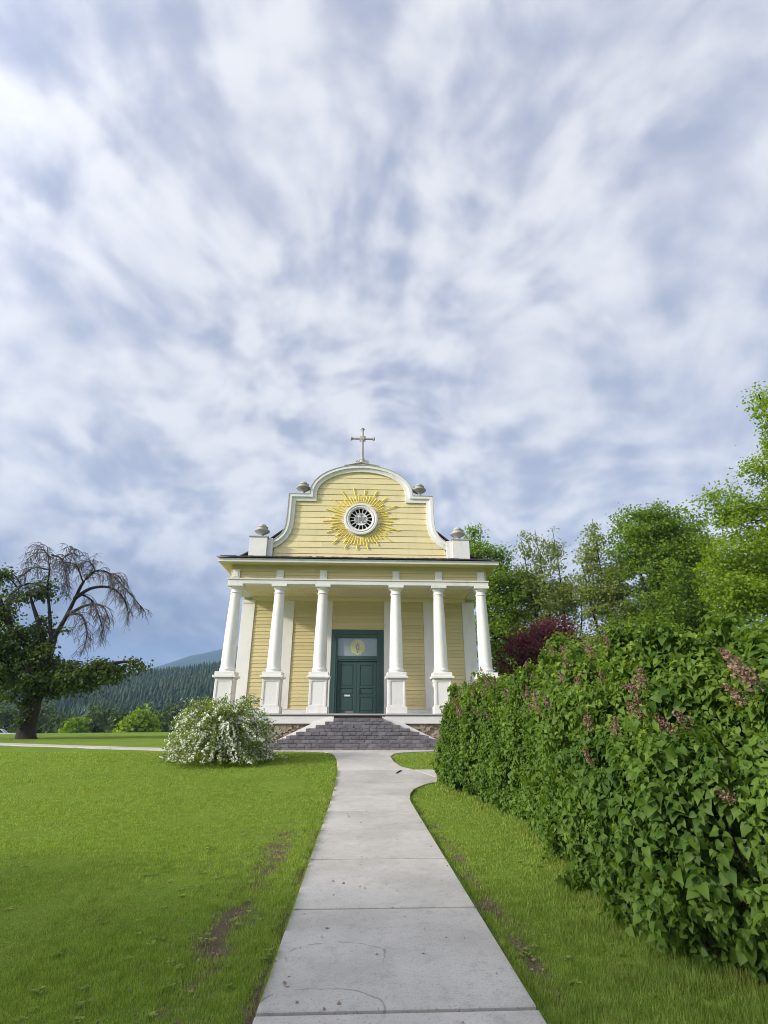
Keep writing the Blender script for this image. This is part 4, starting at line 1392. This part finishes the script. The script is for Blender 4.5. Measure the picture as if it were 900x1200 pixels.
LB = [(-19.9, 33.6, 4.9, 1.3, 1.2, 1.2), (-18.0, 33.6, 3.7, 1.5, 1.4, 0.9), (-16.4, 33.8, 4.15, 1.4, 1.2, 0.7), (-22.2, 34, 5.43, 2.33, 2.6, 1.9), (-20.6, 34, 3.75, 2.1, 2.6, 1.3), (-18.93, 34, 3.85, 1.5, 2.0, 1.2), (-17.27, 34, 3.95, 1.42, 1.8, 0.95),
      (-15.83, 34, 4.45, 1.42, 1.6, 0.62), (-14.57, 34, 4.78, 0.8, 1.0, 0.35), (-22.93, 34, 8.0, 1.2, 1.6, 1.9), (-20.99, 34, 6.88, 1.3, 1.7, 1.1),
      (-20.85, 34, 9.55, 0.8, 1.2, 0.7), (-21.97, 34, 8.97, 0.6, 1.0, 0.6), (-18.94, 34, 6.9, 0.5, 0.9, 0.45), (-23.78, 34, 10.6, 0.5, 0.8, 0.8), (-23.84, 34, 5.16, 2.21, 2.6, 3.0)]
cc, k, (v_, f_) = crown_arrays(rng, LB, 440, 24000, 0.18, 0.30, 0.7, 0.5)
raw_mesh('crown', v_, f_, M['dark_leaf'], lt)
lbm = MB()
for e in cc[rng.choice(len(cc), 90, replace=False)]:
    p_ = Vector((np.clip(e[0], -22.5, -15.5), 34, max(3.2, e[2] - 1.0)))
    if e[2] < 5.3 and e[0] > -19.5:
        p_ = Vector((e[0] - 0.8, 34, float(np.interp(e[0] - 0.8, [-19.6, -17.5, -16.4, -14.9], [3.2, 3.9, 4.55, 4.9]))))
    c2 = curve_pts([p_, p_.lerp(Vector(e), 0.5) + Vector((0, 0, 0.15)), Vector(e)], 3)
    lbm.tube(c2, list(np.linspace(0.05, 0.015, len(c2))), 4)
obj('leafy_twigs', lbm, M['bark_dark'], lt)
# suckers and moss-like shoots on the trunk
sk = crown_arrays(rng, [(-19.8, 33.45, 2.2, 0.45, 0.2, 1.2), (-19.6, 33.5, 3.4, 0.6, 0.3, 0.6)], 30, 700, 0.14, 0.12)[2]
raw_mesh('trunk_shoots', sk[0], sk[1], M['dark_leaf'], lt, kind='stuff')

# ------------------------------------------------------------------ row of trees beyond the lawn
def field_proto(name, label, group, x, y, ztop, width, leafm, seed, round_=False):
    z0 = gz(x, y)
    H_ = ztop - z0
    rg = np.random.RandomState(seed)
    bl_ = [(x, y, z0 + 0.52 * H_, width * 0.5, width * 0.5, H_ * 0.40), (x - width * 0.2, y, z0 + 0.35 * H_, width * 0.42, width * 0.4, H_ * 0.28),
           (x + width * 0.22, y, z0 + 0.38 * H_, width * 0.40, width * 0.4, H_ * 0.30), (x + 0.05 * width, y, z0 + 0.80 * H_, width * 0.25, width * 0.25, H_ * 0.19)]
    return make_tree(name, label, 'tree', (x, y), bl_, 130, 4200, 0.62, 0.62, leafm, M['bark_dark'], seed, [((0, 0), (x, y, z0 + 0.4 * H_), (x, y, z0 + 0.85 * H_))], 0.22, group, limbs=16)


row = 'trees in the row beyond the lawn edge'
LBL = 'mid green leafy tree in the row beyond the lawn edge, before the forested hill'
protos_ = [field_proto('field_tree', LBL, row, -75.5, 120, 4.9, 7.5, M['field_leaf'], 51), field_proto('field_tree', LBL, row, -61.8, 130, 3.6, 6.0, M['field_leaf'], 52)]


def copy_thing(root, loc, scale, rot, label=None):
    r_ = root.copy()
    COL.objects.link(r_)
    r_.location = loc
    r_.scale = scale
    r_.rotation_euler = (0, 0, rot)
    if label:
        r_['label'] = label
    for ch in root.children:
        c_ = ch.copy()
        COL.objects.link(c_)
        c_.parent = r_
    return r_


for i, (x, y, zt) in enumerate([(-66.3, 112, 3.4), (-85.0, 150, 5.6), (-64.6, 122, 3.7), (-63.6, 140, 4.6), (-51.3, 120, 3.9), (-56.5, 150, 4.6), (-47.4, 130, 4.1), (-49.6, 152, 5.6), (-41.5, 142, 6.0), (-39.5, 150, 6.9), (-57.5, 112, 2.6), (-34.5, 145, 6.5), (-92, 150, 5.5), (-71, 152, 5.0)]):
    p_ = protos_[i % 2]
    src_top = (4.9, 3.6)[i % 2] - p_.location.z
    s_ = (zt - gz(x, y)) / src_top
    copy_thing(p_, (x, y, gz(x, y)), (s_ * rnd.uniform(0.8, 1.0), s_ * 0.9, s_), rnd.uniform(0, 6))
field_proto('field_tree', 'bright yellow-green tree beyond the lawn, close beside the white flowering bush', row, -39.2, 100, 3.0, 5.2, M['bright_leaf'], 54)
field_proto('field_tree', 'small yellow-green bushy tree beyond the lawn, just right of the old trunk', row, -52.8, 105, 1.6, 3.6, M['maple_leaf'], 55)

# unseen tree added left of the view to cast shade over the foreground
make_tree('added_shade_tree', 'broad leafy tree added outside the view, left of the path, to shade the near lawn', 'tree', (-16.0, -2.6),
          [(-16, -2.6, 5.6, 4.0, 4.2, 2.6), (-17, -4.6, 5.2, 3.0, 3.0, 2.2), (-15.4, 0.2, 5.2, 2.6, 2.4, 1.9), (-16, -2.4, 7.4, 2.2, 2.6, 1.3)],
          190, 6500, 0.33, 0.6, M['maple_leaf'], M['bark_dark'], 19, [((0, 0), (-16, -2.6, 3), (-16.1, -2.5, 8))], 0.3)

# ------------------------------------------------------------------ white flowering bush
bush = thing('spirea_bush', 'rounded bush covered in white blossom on the lawn beside the steps', 'bush', (-4.25, 17.8, gz(-4.25, 17.8)))
rng = np.random.RandomState(21)
gb0 = gz(-4.25, 17.8)
lp, lt_, ln_, bp, bt, bn_ = [], [], [], [], [], []
stm = MB()
NS = 900
for i in range(NS):
    a = rng.uniform(0, 2 * math.pi)
    ex = (1.62 + 0.22 * math.sin(3 * a + 1) * math.sin(a * 2)) * rng.uniform(0.15, 1.0) ** 0.6
    hz = rng.uniform(0.7, 2.05) * (1.05 - 0.28 * (ex / 1.66) ** 2)
    end_drop = rng.uniform(0.1, 2.0) * (ex / 1.66) ** 1.3
    b0 = np.array([-4.25 + 0.45 * math.cos(a) * rng.uniform(0, 1), 17.8 + 0.4 * math.sin(a) * rng.uniform(0, 1), gb0])
    d = np.array([math.cos(a) * ex, math.sin(a) * ex * 0.85, 0])
    tt = np.linspace(0, 1, 9)
    pts_ = b0 + d * (tt ** 1.35)[:, None] + np.array([0, 0, 1]) * (hz * (1 - (1 - tt) ** 2.2) - end_drop * tt ** 3)[:, None]
    pts_[:, 2] = np.maximum(pts_[:, 2], gb0 + 0.08)
    if i < 200:
        stm.tube([tuple(q_) for q_ in pts_], list(np.linspace(0.014, 0.004, 9)), 3)
    m_ = 34
    ts = rng.uniform(0.28, 1.0, m_)
    P_ = np.stack([np.interp(ts, tt, pts_[:, c_]) for c_ in range(3)], -1) + rng.normal(size=(m_, 3)) * 0.045
    lp.append(P_)
    ln_.append(norm(rng.normal(size=(m_, 3)) * 0.7 + np.array([0, 0, 0.7])))
    lt_.append(norm(rng.normal(size=(m_, 3)) + d * 0.5))
    m2 = rng.poisson(52) if rng.uniform() < 0.42 + 0.16 * math.cos(a) else rng.poisson(4)
    ts = rng.uniform(0.38, 1.0, m2)
    P_ = np.stack([np.interp(ts, tt, pts_[:, c_]) for c_ in range(3)], -1) + rng.normal(size=(m2, 3)) * 0.022 + np.array([0, 0, 0.02])
    # less bloom on top of the crown, where leaves have taken over
    kp = rng.uniform(size=m2) < np.where(P_[:, 2] > gb0 + 1.55, 0.45, 1.0)
    P_ = P_[kp]
    bp.append(P_)
obj('stems', stm, M['twig'], bush)
lp, ln_, lt_ = np.concatenate(lp), np.concatenate(ln_), np.concatenate(lt_)
v_, f_ = scatter(KITE_V, KITE_F, lp, frames(ln_, lt_), rng.uniform(0.05, 0.085, len(lp)))
raw_mesh('foliage', v_, f_, M['spirea_leaf'], bush, kind='stuff')
bp = np.concatenate(bp)
bn_ = norm(norm(bp - np.array([-4.25, 17.8, 0.9])) + rng.normal(size=bp.shape) * 0.5 + np.array([0, 0, 0.4]))
PET_V = [(0, 0, 0.0)] + [(math.cos(2 * math.pi * k / 7) * (1 if k % 2 else 0.72), math.sin(2 * math.pi * k / 7) * (1 if k % 2 else 0.72), 0.25 if k % 2 else 0.05) for k in range(7)]
PET_F = [(0, 1 + k, 1 + (k + 1) % 7) for k in range(7)]
v_, f_ = scatter(PET_V, PET_F, bp, frames(bn_, norm(rng.normal(size=bp.shape))), rng.uniform(0.018, 0.036, len(bp)))
raw_mesh('blossom', v_, f_, M['petal'], bush, kind='stuff')

# ------------------------------------------------------------------ lilac hedge
hedge = thing('lilac_hedge', 'long leafy lilac hedge with spent brown flowers beside the concrete path', 'hedge', (3.9, 8, gz(3.9, 8)))
rng = np.random.RandomState(3)
YK = [1.6, 2.6, 3.6, 4.3, 5.2, 6.4, 8.2, 10.0, 12.0, 13.3, 14.3, 14.9, 15.2]
HK = [2.0, 2.2, 2.28, 2.34, 2.42, 2.54, 2.72, 2.58, 2.58, 2.5, 2.15, 1.6, 0.9]
FK = [3.6, 3.0, 2.48, 2.22, 2.08, 2.26, 2.64, 2.72, 2.42, 2.2, 2.05, 2.15, 2.6]
BK = [5.2, 5.4, 5.4, 5.4, 5.4, 5.5, 5.5, 5.4, 5.2, 4.9, 4.4, 3.9, 3.3]


def hull(y, phi, inset=0.0):
    y = np.asarray(y, float)
    H_ = np.interp(y, YK, HK) - inset
    x0 = np.interp(y, YK, FK) + inset
    x1 = np.interp(y, YK, BK) - inset
    xc, wx = (x0 + x1) / 2, np.maximum((x1 - x0) / 2, 0.05)
    cph, sph = np.cos(phi), np.sin(phi)
    lump = 1 + 0.24 * (smooth_noise(y * 1.0 + 20, phi * 1.6 + 3, 61, 0.62) - 0.5) + 0.15 * (smooth_noise(y + 7, phi * 1.6, 62, 0.27) - 0.5)
    lump = lump - 0.13 * np.clip(smooth_noise(y * 1.0 + 31, phi * 1.9 + 9, 63, 0.45) - 0.52, 0, 1) * 2
    flat = np.sign(cph) * np.abs(cph) ** 0.62
    zz_ = np.abs(sph) ** 0.72
    under = 0.09 * np.clip(1 - zz_ / 0.28, 0, 1)          # the skirt tucks in near the ground
    x = xc - wx * flat * lump + under * np.sign(cph) * 1.3
    z = ground_z(x, y) + np.maximum(H_, 0.05) * zz_ * lump
    return np.stack([x, y, z], -1)


NSH = 9800
ysh = 1.6 + 13.6 * rng.uniform(0, 1, NSH)
ph = np.where(rng.uniform(size=NSH) < 0.86, rng.uniform(0.02, 1.75, NSH), rng.uniform(1.75, 3.1, NSH))
ph = np.where(rng.uniform(size=NSH) < 0.10, rng.uniform(0.002, 0.10, NSH), ph)
ins = np.abs(rng.normal(0, 0.09, NSH)) + np.where(rng.uniform(size=NSH) < 0.25, rng.uniform(0.1, 0.45, NSH), 0) - 0.04 - np.where((rng.uniform(size=NSH) < 0.05) & (ph > 0.7), rng.uniform(0.03, 0.20, NSH), 0)
T0 = hull(ysh, ph, ins)
e_ = 0.02
du = hull(ysh + e_, ph, ins) - hull(ysh - e_, ph, ins)
dv = hull(ysh, ph + e_, ins) - hull(ysh, ph - e_, ins)
on = norm(np.cross(du, dv))
cen = np.stack([np.full(NSH, 3.95), ysh, np.full(NSH, 1.1)], -1)
on *= np.sign((on * (T0 - cen)).sum(-1, keepdims=True))
sdir = norm(on * 0.75 + np.array([0, 0, 0.45]) + rng.normal(size=(NSH, 3)) * 0.32)
pos, nr, tp, sz = [], [], [], []
for pair in range(5):
    along = 0.028 + 0.048 * pair
    for s in (-1, 1):
        ax = norm(np.cross(sdir, rng.normal(size=(NSH, 3)) * 0.25 + (np.array([1, 0.2, 0.1]) if pair % 2 else np.array([0.1, 1, 0.2]))))
        base_ = T0 - sdir * along
        t_ = norm(ax * s * 0.9 + sdir * (0.40 - 0.06 * pair) + np.array([0, 0, -0.8]) + rng.normal(size=(NSH, 3)) * 0.22)
        n_ = norm(sdir * 0.6 + on * 0.35 + np.array([0, 0, 0.55]) + rng.normal(size=(NSH, 3)) * 0.42)
        pos.append(base_ + t_ * 0.015)
        nr.append(n_)
        tp.append(t_)
        sz.append(rng.uniform(0.5, 1.38, NSH) * (0.040, 0.056, 0.068, 0.074, 0.076)[pair])
pos, nr, tp, sz = map(np.concatenate, (pos, nr, tp, sz))
ok = pos[:, 2] > ground_z(pos[:, 0], pos[:, 1]) + 0.03
pos, nr, tp, sz = pos[ok], nr[ok], tp[ok], sz[ok]
rt = frames(nr, tp)
# the 300 leaves that show largest
camv = np.array(CAM)
dv_ = camv - pos
dist = np.linalg.norm(dv_, axis=1)
facing = np.abs((rt[:, :, 2] * dv_).sum(1) / dist)
cmi = np.array(cam.matrix_world.inverted())
pc = pos @ cmi[:3, :3].T + cmi[:3, 3]
u_ = pc[:, 0] / -pc[:, 2] * 594.36
vv_ = pc[:, 1] / -pc[:, 2] * 594.36
inframe = (pc[:, 2] < -0.5) & (np.abs(u_) < 445) & (np.abs(vv_) < 595)
# keep the outermost leaf in each small patch of the picture plane
score = np.where(inframe, sz ** 2 * facing / dist ** 2, 0)
cell = (np.floor(u_ / 11).astype(int) + 1000) * 4000 + np.floor(vv_ / 11).astype(int)
near_first = np.lexsort((dist, cell))
first = np.zeros(len(pos), bool)
cs_ = cell[near_first]
first[near_first[np.concatenate([[True], cs_[1:] != cs_[:-1]])]] = True
score = np.where(first, score, 0)
top = np.argsort(-score)[:300]
rest = np.ones(len(pos), bool)
rest[top] = False
young = np.concatenate([np.full(NSH, k_ < 4) for k_ in range(10)])[ok] & (pos[:, 2] > 1.3 + 1.2 * rng.uniform(size=len(pos))) & (rng.uniform(size=len(pos)) < 0.75)
for nm_, sel_, mt_ in (('foliage', rest & ~young, 'hedge_leaf'), ('young_foliage', rest & young, 'young_leaf')):
    v_, f_ = scatter(HEART_V, HEART_F, pos[sel_], rt[sel_], sz[sel_])
    raw_mesh(nm_, v_, f_, M[mt_], hedge, kind='stuff', smooth=True)
lm = bpy.data.meshes.new('leaf')
lm.from_pydata(HEART_V, [], HEART_F)
lm.shade_smooth()
lm.materials.append(M['hedge_leaf'])
hb = np.array(wloc(hedge))
for i in top:
    o_ = bpy.data.objects.new('leaf', lm)
    COL.objects.link(o_)
    o_.parent = hedge
    m_ = Matrix(rt[i].tolist()).to_4x4()
    o_.matrix_local = Matrix.Translation(Vector((pos[i] - hb).tolist())) @ m_ @ Matrix.Scale(float(sz[i]), 4)
# shaded inner foliage and stems
ni = 16000
yi = rng.uniform(2.0, 14.7, ni)
pi_ = rng.uniform(0.05, 3.05, ni)
pin = hull(yi, pi_, rng.uniform(0.25, 0.75, ni))
v_, f_ = scatter(HEART_V, HEART_F, pin, frames(norm(rng.normal(size=(ni, 3))), norm(rng.normal(size=(ni, 3)))), rng.uniform(0.09, 0.14, ni))
raw_mesh('inner_foliage', v_, f_, M['hedge_leaf'], hedge, kind='stuff')
sm_ = MB()
for i in range(170):
    y = rng.uniform(2.6, 14.6)
    x0 = float(np.interp(y, YK, FK))
    x1 = float(np.interp(y, YK, BK))
    bx_ = rng.uniform(x0 + 0.60, max(x0 + 0.75, min(x1 - 0.3, x0 + 1.9)))
    tgt = hull(y + rng.uniform(-.5, .5), rng.uniform(0.4, 2.2), 0.12)
    mid_ = np.array([bx_ * 0.6 + tgt[0] * 0.4, y, tgt[2] * 0.55])
    c2 = curve_pts([(bx_, y, gz(bx_, y) - 0.05), tuple(mid_), tuple(tgt)], 3)
    sm_.tube(c2, list(np.linspace(0.022, 0.006, len(c2))), 5)
obj('stems', sm_, M['bark'], hedge, smooth=True)
# spent flower heads
fm = []
for kv in range(3):
    rg = np.random.RandomState(90 + kv)
    n_ = 110
    h_ = rg.uniform(0, 1, n_)
    a = rg.uniform(0, 6.28, n_)
    r_ = (0.36 * (1 - h_) ** 0.8 + 0.04) * rg.uniform(0.4, 1, n_)
    P_ = np.stack([r_ * np.cos(a), r_ * np.sin(a), h_ + 0.1], -1)
    v_, f_ = scatter(PET_V, PET_F, P_, frames(norm(rg.normal(size=(n_, 3))), norm(rg.normal(size=(n_, 3)))), rg.uniform(0.045, 0.085, n_))
    mb = MB().tube([(0, 0, -0.25), (0.02, 0, 0.3), (0, 0, 1.05)], [0.022, 0.02, 0.008], 4)
    for j in range(22):
        q_ = P_[j]
        mb.tube([(0, 0, max(0, q_[2] - 0.15)), tuple(q_)], [0.012, 0.008], 3)
    mb.add(v_, f_)
    fm.append(mb)
meshes = {}
for kind_ in ('spent', 'lilac'):
    for kv in range(3):
        me = fm[kv].mesh('flower_head')
        me.materials.append(M[kind_])
        meshes[kind_, kv] = me
nf = 0
cand = rng.permutation(np.where((ins < 0.12) & (ins > -0.06) & (T0[:, 2] > 1.0) & (ph < 1.35) & (ysh > 3.2))[0])
for i in cand:
    w_ = 0.9 if T0[i, 2] > 1.55 else 0.25
    if rng.uniform() > w_:
        continue
    kind_ = 'lilac' if nf % 31 == 8 else 'spent'
    o_ = bpy.data.objects.new('flower_head', meshes[kind_, nf % 3])
    COL.objects.link(o_)
    o_.parent = hedge
    o_.location = Vector((T0[i] - on[i] * 0.015 - hb).tolist())
    o_.rotation_euler = Vector((sdir[i] + np.array([0, 0, 0.35]) + rng.normal(size=3) * 0.25).tolist()).to_track_quat('Z', 'Y').to_euler()
    s_ = rng.uniform(0.12, 0.20)
    s_ *= 0.6 if kind_ == 'lilac' else 1.0
    o_.scale = (s_, s_, s_)
    if kind_ == 'lilac':
        o_['label'] = 'flower head still pale lilac'
    nf += 1
    if nf > 80:
        break

# ------------------------------------------------------------------ grass blades
rng = np.random.RandomState(8)
N_ = 800000
r = np.exp(rng.uniform(math.log(2.0), math.log(24.0), N_))
az = rng.uniform(-0.76, 0.72, N_)
x = CAM.x + r * np.sin(az)
y = r * np.cos(az)
el_ = np.interp(y, [-9, 14.2, 16.0, 18.0, 19.5, 20.1, 20.45, 20.6], [PC - PW, PC - PW, -0.47, -0.59, -0.76, -0.95, -1.4, -2.4])
er_ = np.interp(y, [-9, 12.0, 12.7, 13.3, 13.9, 14.4, 16.1, 16.5, 17.5, 18.7, 19.6, 20.2, 20.6], [PC + PW, PC + PW, 1.27, 1.42, 1.75, 2.3, 1.62, 1.35, 1.2, 1.16, 1.36, 1.9, 3.0])
keep = ((x < el_ - 0.01) | (x > er_ + 0.01)) & (y < 20.55)
keep &= ~((x > 1.5) & (y > 14.3) & (y < 16.3) & (y > 14.3 + 0 * x))
hx = np.interp(y, YK, FK)
keep &= ~((x > hx + 0.75) & (y < 15))
# diagonal pavement on the left
for (x0, y0), (x1, y1) in zip(pts[:-1], pts[1:]) if False else []:
    pass
b_ = bare(x, y)
keep &= rng.uniform(size=N_) > b_ * 0.93
x, y, r, b_ = x[keep], y[keep], r[keep], b_[keep]
n_ = len(x)
tuft = smooth_noise(x, y, 71, 0.30) * 0.6 + smooth_noise(x, y, 72, 0.09) * 0.4
long_ = np.exp(-((x - np.interp(y, YK, FK) - 0.1) / 0.35) ** 2) * (y < 15) + 0.45 * (x > 1.2) * sstep(9, 4, y) + 0.35 * np.exp(-((x - (PC - PW)) / 0.5) ** 2)
h_ = (0.014 + 0.024 * tuft ** 1.5 + 0.050 * long_ * tuft) * rng.uniform(0.6, 1.3, n_) * (1 - 0.4 * b_)
h_ *= np.interp(r, [2, 8, 24], [1.0, 1.0, 1.3])
wd = np.interp(r, [2, 5, 10, 24], [0.0015, 0.0022, 0.0048, 0.014]) * rng.uniform(0.7, 1.3, n_)
ang = rng.uniform(0, 2 * math.pi, n_)
lean = rng.uniform(0.1, 0.9, n_) * h_
cx_, sx_ = np.cos(ang), np.sin(ang)
z = ground_z(x, y) - 0.012
B0 = np.stack([x, y, z], -1)
side_ = np.stack([-sx_ * wd, cx_ * wd, np.zeros(n_)], -1)
mid_ = B0 + np.stack([cx_ * lean * 0.35, sx_ * lean * 0.35, h_ * 0.6 + 0.006], -1)
tip_ = B0 + np.stack([cx_ * lean, sx_ * lean, h_ + 0.012], -1)
v_ = np.stack([B0 - side_, B0 + side_, mid_ + side_ * 0.75, mid_ - side_ * 0.75, tip_], 1).reshape(-1, 3)
o5 = (np.arange(n_) * 5)[:, None]
f_ = np.concatenate([o5 + np.array([[0, 1, 2]]), o5 + np.array([[0, 2, 3]]), o5 + np.array([[3, 2, 4]])], 1).reshape(-1, 3)
gr = raw_mesh('grass', v_, f_, M['grass'], kind='stuff')
tag(gr, 'short green grass growing on both sides of the concrete path', 'grass')

# broad-leaved weeds in the turf
n_ = 520
x = np.concatenate([rng.normal(-1.1, 0.7, 300), rng.uniform(-6, -1, 120), rng.uniform(1.3, 2.6, 100)])
y = 2.2 + 11 * rng.uniform(size=n_) ** 1.3
k_ = (np.abs(x - PC) > PW + 0.05) & ((x < 0) | (x < np.interp(y, YK, FK) + 0.2))
x, y = x[k_], y[k_]
n_ = len(x)
L_ = 8
cx_ = np.repeat(x, L_) + rng.normal(size=n_ * L_) * 0.012
cy_ = np.repeat(y, L_) + rng.normal(size=n_ * L_) * 0.012
a = rng.uniform(0, 6.28, n_ * L_)
tp_ = np.stack([np.cos(a), np.sin(a), rng.uniform(0.1, 0.35, n_ * L_)], -1)
v_, f_ = scatter(KITE_V, KITE_F, np.stack([cx_, cy_, ground_z(cx_, cy_) + 0.012], -1), frames(np.tile([0, 0, 1.0], (n_ * L_, 1)), tp_), np.repeat(rng.uniform(0.02, 0.045, n_), L_) * rng.uniform(0.7, 1.2, n_ * L_))
wd_ = raw_mesh('weeds', v_, f_, M['grass'], kind='stuff')
tag(wd_, 'small broad-leaved weeds growing flat in the turf near the path', 'weeds')

# blades leaning in over the edges of the path
n_ = 5200
y = 2.1 + 14 * rng.uniform(size=n_) ** 1.7
sd_ = rng.uniform(size=n_) < 0.5
el_ = np.interp(y, [0, 14.2, 16.0, 18.0], [PC - PW, PC - PW, -0.47, -0.59])
er_ = np.interp(y, [0, 12.0, 12.7, 13.3, 13.9, 14.4], [PC + PW, PC + PW, 1.27, 1.42, 1.75, 2.3])
k_ = (sd_ | (y < 14.2)) & (smooth_noise(y, np.where(sd_, 3.0, 9.0), 75, 0.32) > 0.42)
x = np.where(sd_, el_ - 0.012, er_ + 0.012)[k_]
into = np.where(sd_, 1.0, -1.0)[k_]
y = y[k_]
n_ = len(x)
h_ = rng.uniform(0.05, 0.10, n_)
wd = np.interp(y, [2, 5, 10, 24], [0.002, 0.003, 0.006, 0.016])
B0 = np.stack([x, y, ground_z(x, y) + 0.0], -1)
side_ = np.stack([np.zeros(n_), wd, np.zeros(n_)], -1)
lean = rng.uniform(0.1, 0.8, n_) * h_ * into
yl = rng.normal(size=n_) * 0.4 * h_
mid_ = B0 + np.stack([lean * 0.3, yl * 0.4, h_ * 0.65], -1)
tip_ = B0 + np.stack([lean, yl, h_], -1)
v_ = np.stack([B0 - side_, B0 + side_, mid_ + side_ * 0.75, mid_ - side_ * 0.75, tip_], 1).reshape(-1, 3)
o5 = (np.arange(n_) * 5)[:, None]
f_ = np.concatenate([o5 + np.array([[0, 1, 2]]), o5 + np.array([[0, 2, 3]]), o5 + np.array([[3, 2, 4]])], 1).reshape(-1, 3)
eg = raw_mesh('grass', v_, f_, M['grass'], kind='stuff')
tag(eg, 'longer grass blades leaning over the edges of the concrete path', 'grass')

# dry leaves and clods on the bare strips
n_ = 1500
x = np.where(rng.uniform(size=n_) < 0.5, rng.normal(-1.15, 0.35, n_), np.where(rng.uniform(size=n_) < 0.5, rng.normal(1.4, 0.12, n_), rng.normal(2.75, 0.3, n_)))
y = 2.2 + 9 * rng.uniform(size=n_) ** 1.5
k_ = (np.abs(x - PC) > PW + 0.02)
x, y = x[k_], y[k_]
n_ = len(x)
xp_ = rng.uniform(PC - PW, PC + PW, 90)
yp_ = 2.3 + 9 * rng.uniform(size=90)
P_ = np.concatenate([np.stack([x, y, ground_z(x, y) + 0.004], -1), np.stack([xp_, yp_, ground_z(xp_, yp_) + 0.037], -1)])
n_ = len(P_)
v_, f_ = scatter(KITE_V, KITE_F, P_, frames(norm(rng.normal(size=(n_, 3)) * 0.4 + np.array([0, 0, 1])), norm(rng.normal(size=(n_, 3)) * np.array([1, 1, 0.1]))), rng.uniform(0.010, 0.04, n_))
lit = raw_mesh('dry_litter', v_, f_, M['spent'], kind='stuff')
tag(lit, 'dry brown bits lying on the bare soil along the path', 'litter')

# ------------------------------------------------------------------ small things
tw = obj('twig', MB().tube([(1.13, 15.35, 0.235), (1.22, 15.6, 0.255), (1.30, 15.85, 0.262)], [0.014, 0.02, 0.012], 6).tube([(1.22, 15.6, 0.255), (1.31, 15.66, 0.27)], [0.012, 0.006], 5), M['bark_dark'])
tag(tw, 'dark fallen twig lying on the path where it forks', 'twig')

# a white car parked beyond the far lawn edge
cxx, cyy = -47.3, 75.0
car = thing('parked_car', 'small white parked car beyond the lawn edge, far left behind the old tree', 'car', (cxx, cyy, gz(cxx, cyy)))
zc0 = gz(cxx, cyy)
ca, sa = math.cos(0.35), math.sin(0.35)


def carp(name, prof_, y0, y1, mat, parent, inset=0.0):
    mb = MB().prism_y(prof_, y0, y1)
    mb.v = [(cxx + x_ * ca - y_ * sa, cyy + x_ * sa + y_ * ca, zc0 + z_) for x_, y_, z_ in mb.v]
    return obj(name, mb, mat, parent, bevel=0.04)


body = carp('body', [(-2.15, 0.35), (2.15, 0.35), (2.2, 0.72), (1.95, 0.92), (0.95, 0.98), (-2.1, 1.0), (-2.2, 0.7)], -0.85, 0.85, M['car'], car)
carp('cabin', [(-1.9, 1.0), (0.9, 0.985), (0.25, 1.48), (-1.45, 1.50)], -0.70, 0.70, M['car'], car)
carp('side_window', [(-1.6, 1.05), (0.66, 1.04), (0.18, 1.42), (-1.32, 1.43)], -0.712, -0.70, M['dark_glass'], car)
carp('side_window', [(-1.6, 1.05), (0.66, 1.04), (0.18, 1.42), (-1.32, 1.43)], 0.70, 0.712, M['dark_glass'], car)
carp('windscreen', [(0.90, 1.02), (0.93, 1.02), (0.31, 1.45), (0.28, 1.45)], -0.62, 0.62, M['dark_glass'], car)
for wx_ in (-1.35, 1.35):
    for wy_ in (-0.80, 0.80):
        carp('wheel', [(wx_ + 0.33 * math.cos(t_), 0.33 + 0.33 * math.sin(t_)) for t_ in np.linspace(0, 2 * math.pi, 14)[:-1]], wy_ - 0.1, wy_ + 0.1, M['rubber'], car)
for wy_ in (-0.6, 0.6):
    carp('headlight', [(2.17, 0.66), (2.215, 0.66), (2.10, 0.82), (2.06, 0.82)], wy_ - 0.15, wy_ + 0.15, M['card'], car)

# ------------------------------------------------------------------ air
hz = obj('haze', MB().box(-3600, 3700, -320, 6300, -36, 640), bpy.data.materials.new('haze'))
hz['kind'] = 'stuff'
m = hz.data.materials[0]
m.use_nodes = True
m.node_tree.nodes.remove(m.node_tree.nodes['Principled BSDF'])
pv = m.node_tree.nodes.new('ShaderNodeVolumePrincipled')
pv.inputs['Color'].default_value = (0.42, 0.64, 1.0, 1)
pv.inputs['Density'].default_value = 0.00017
pv.inputs['Anisotropy'].default_value = 0.0
m.node_tree.links.new(pv.outputs[0], m.node_tree.nodes['Material Output'].inputs['Volume'])
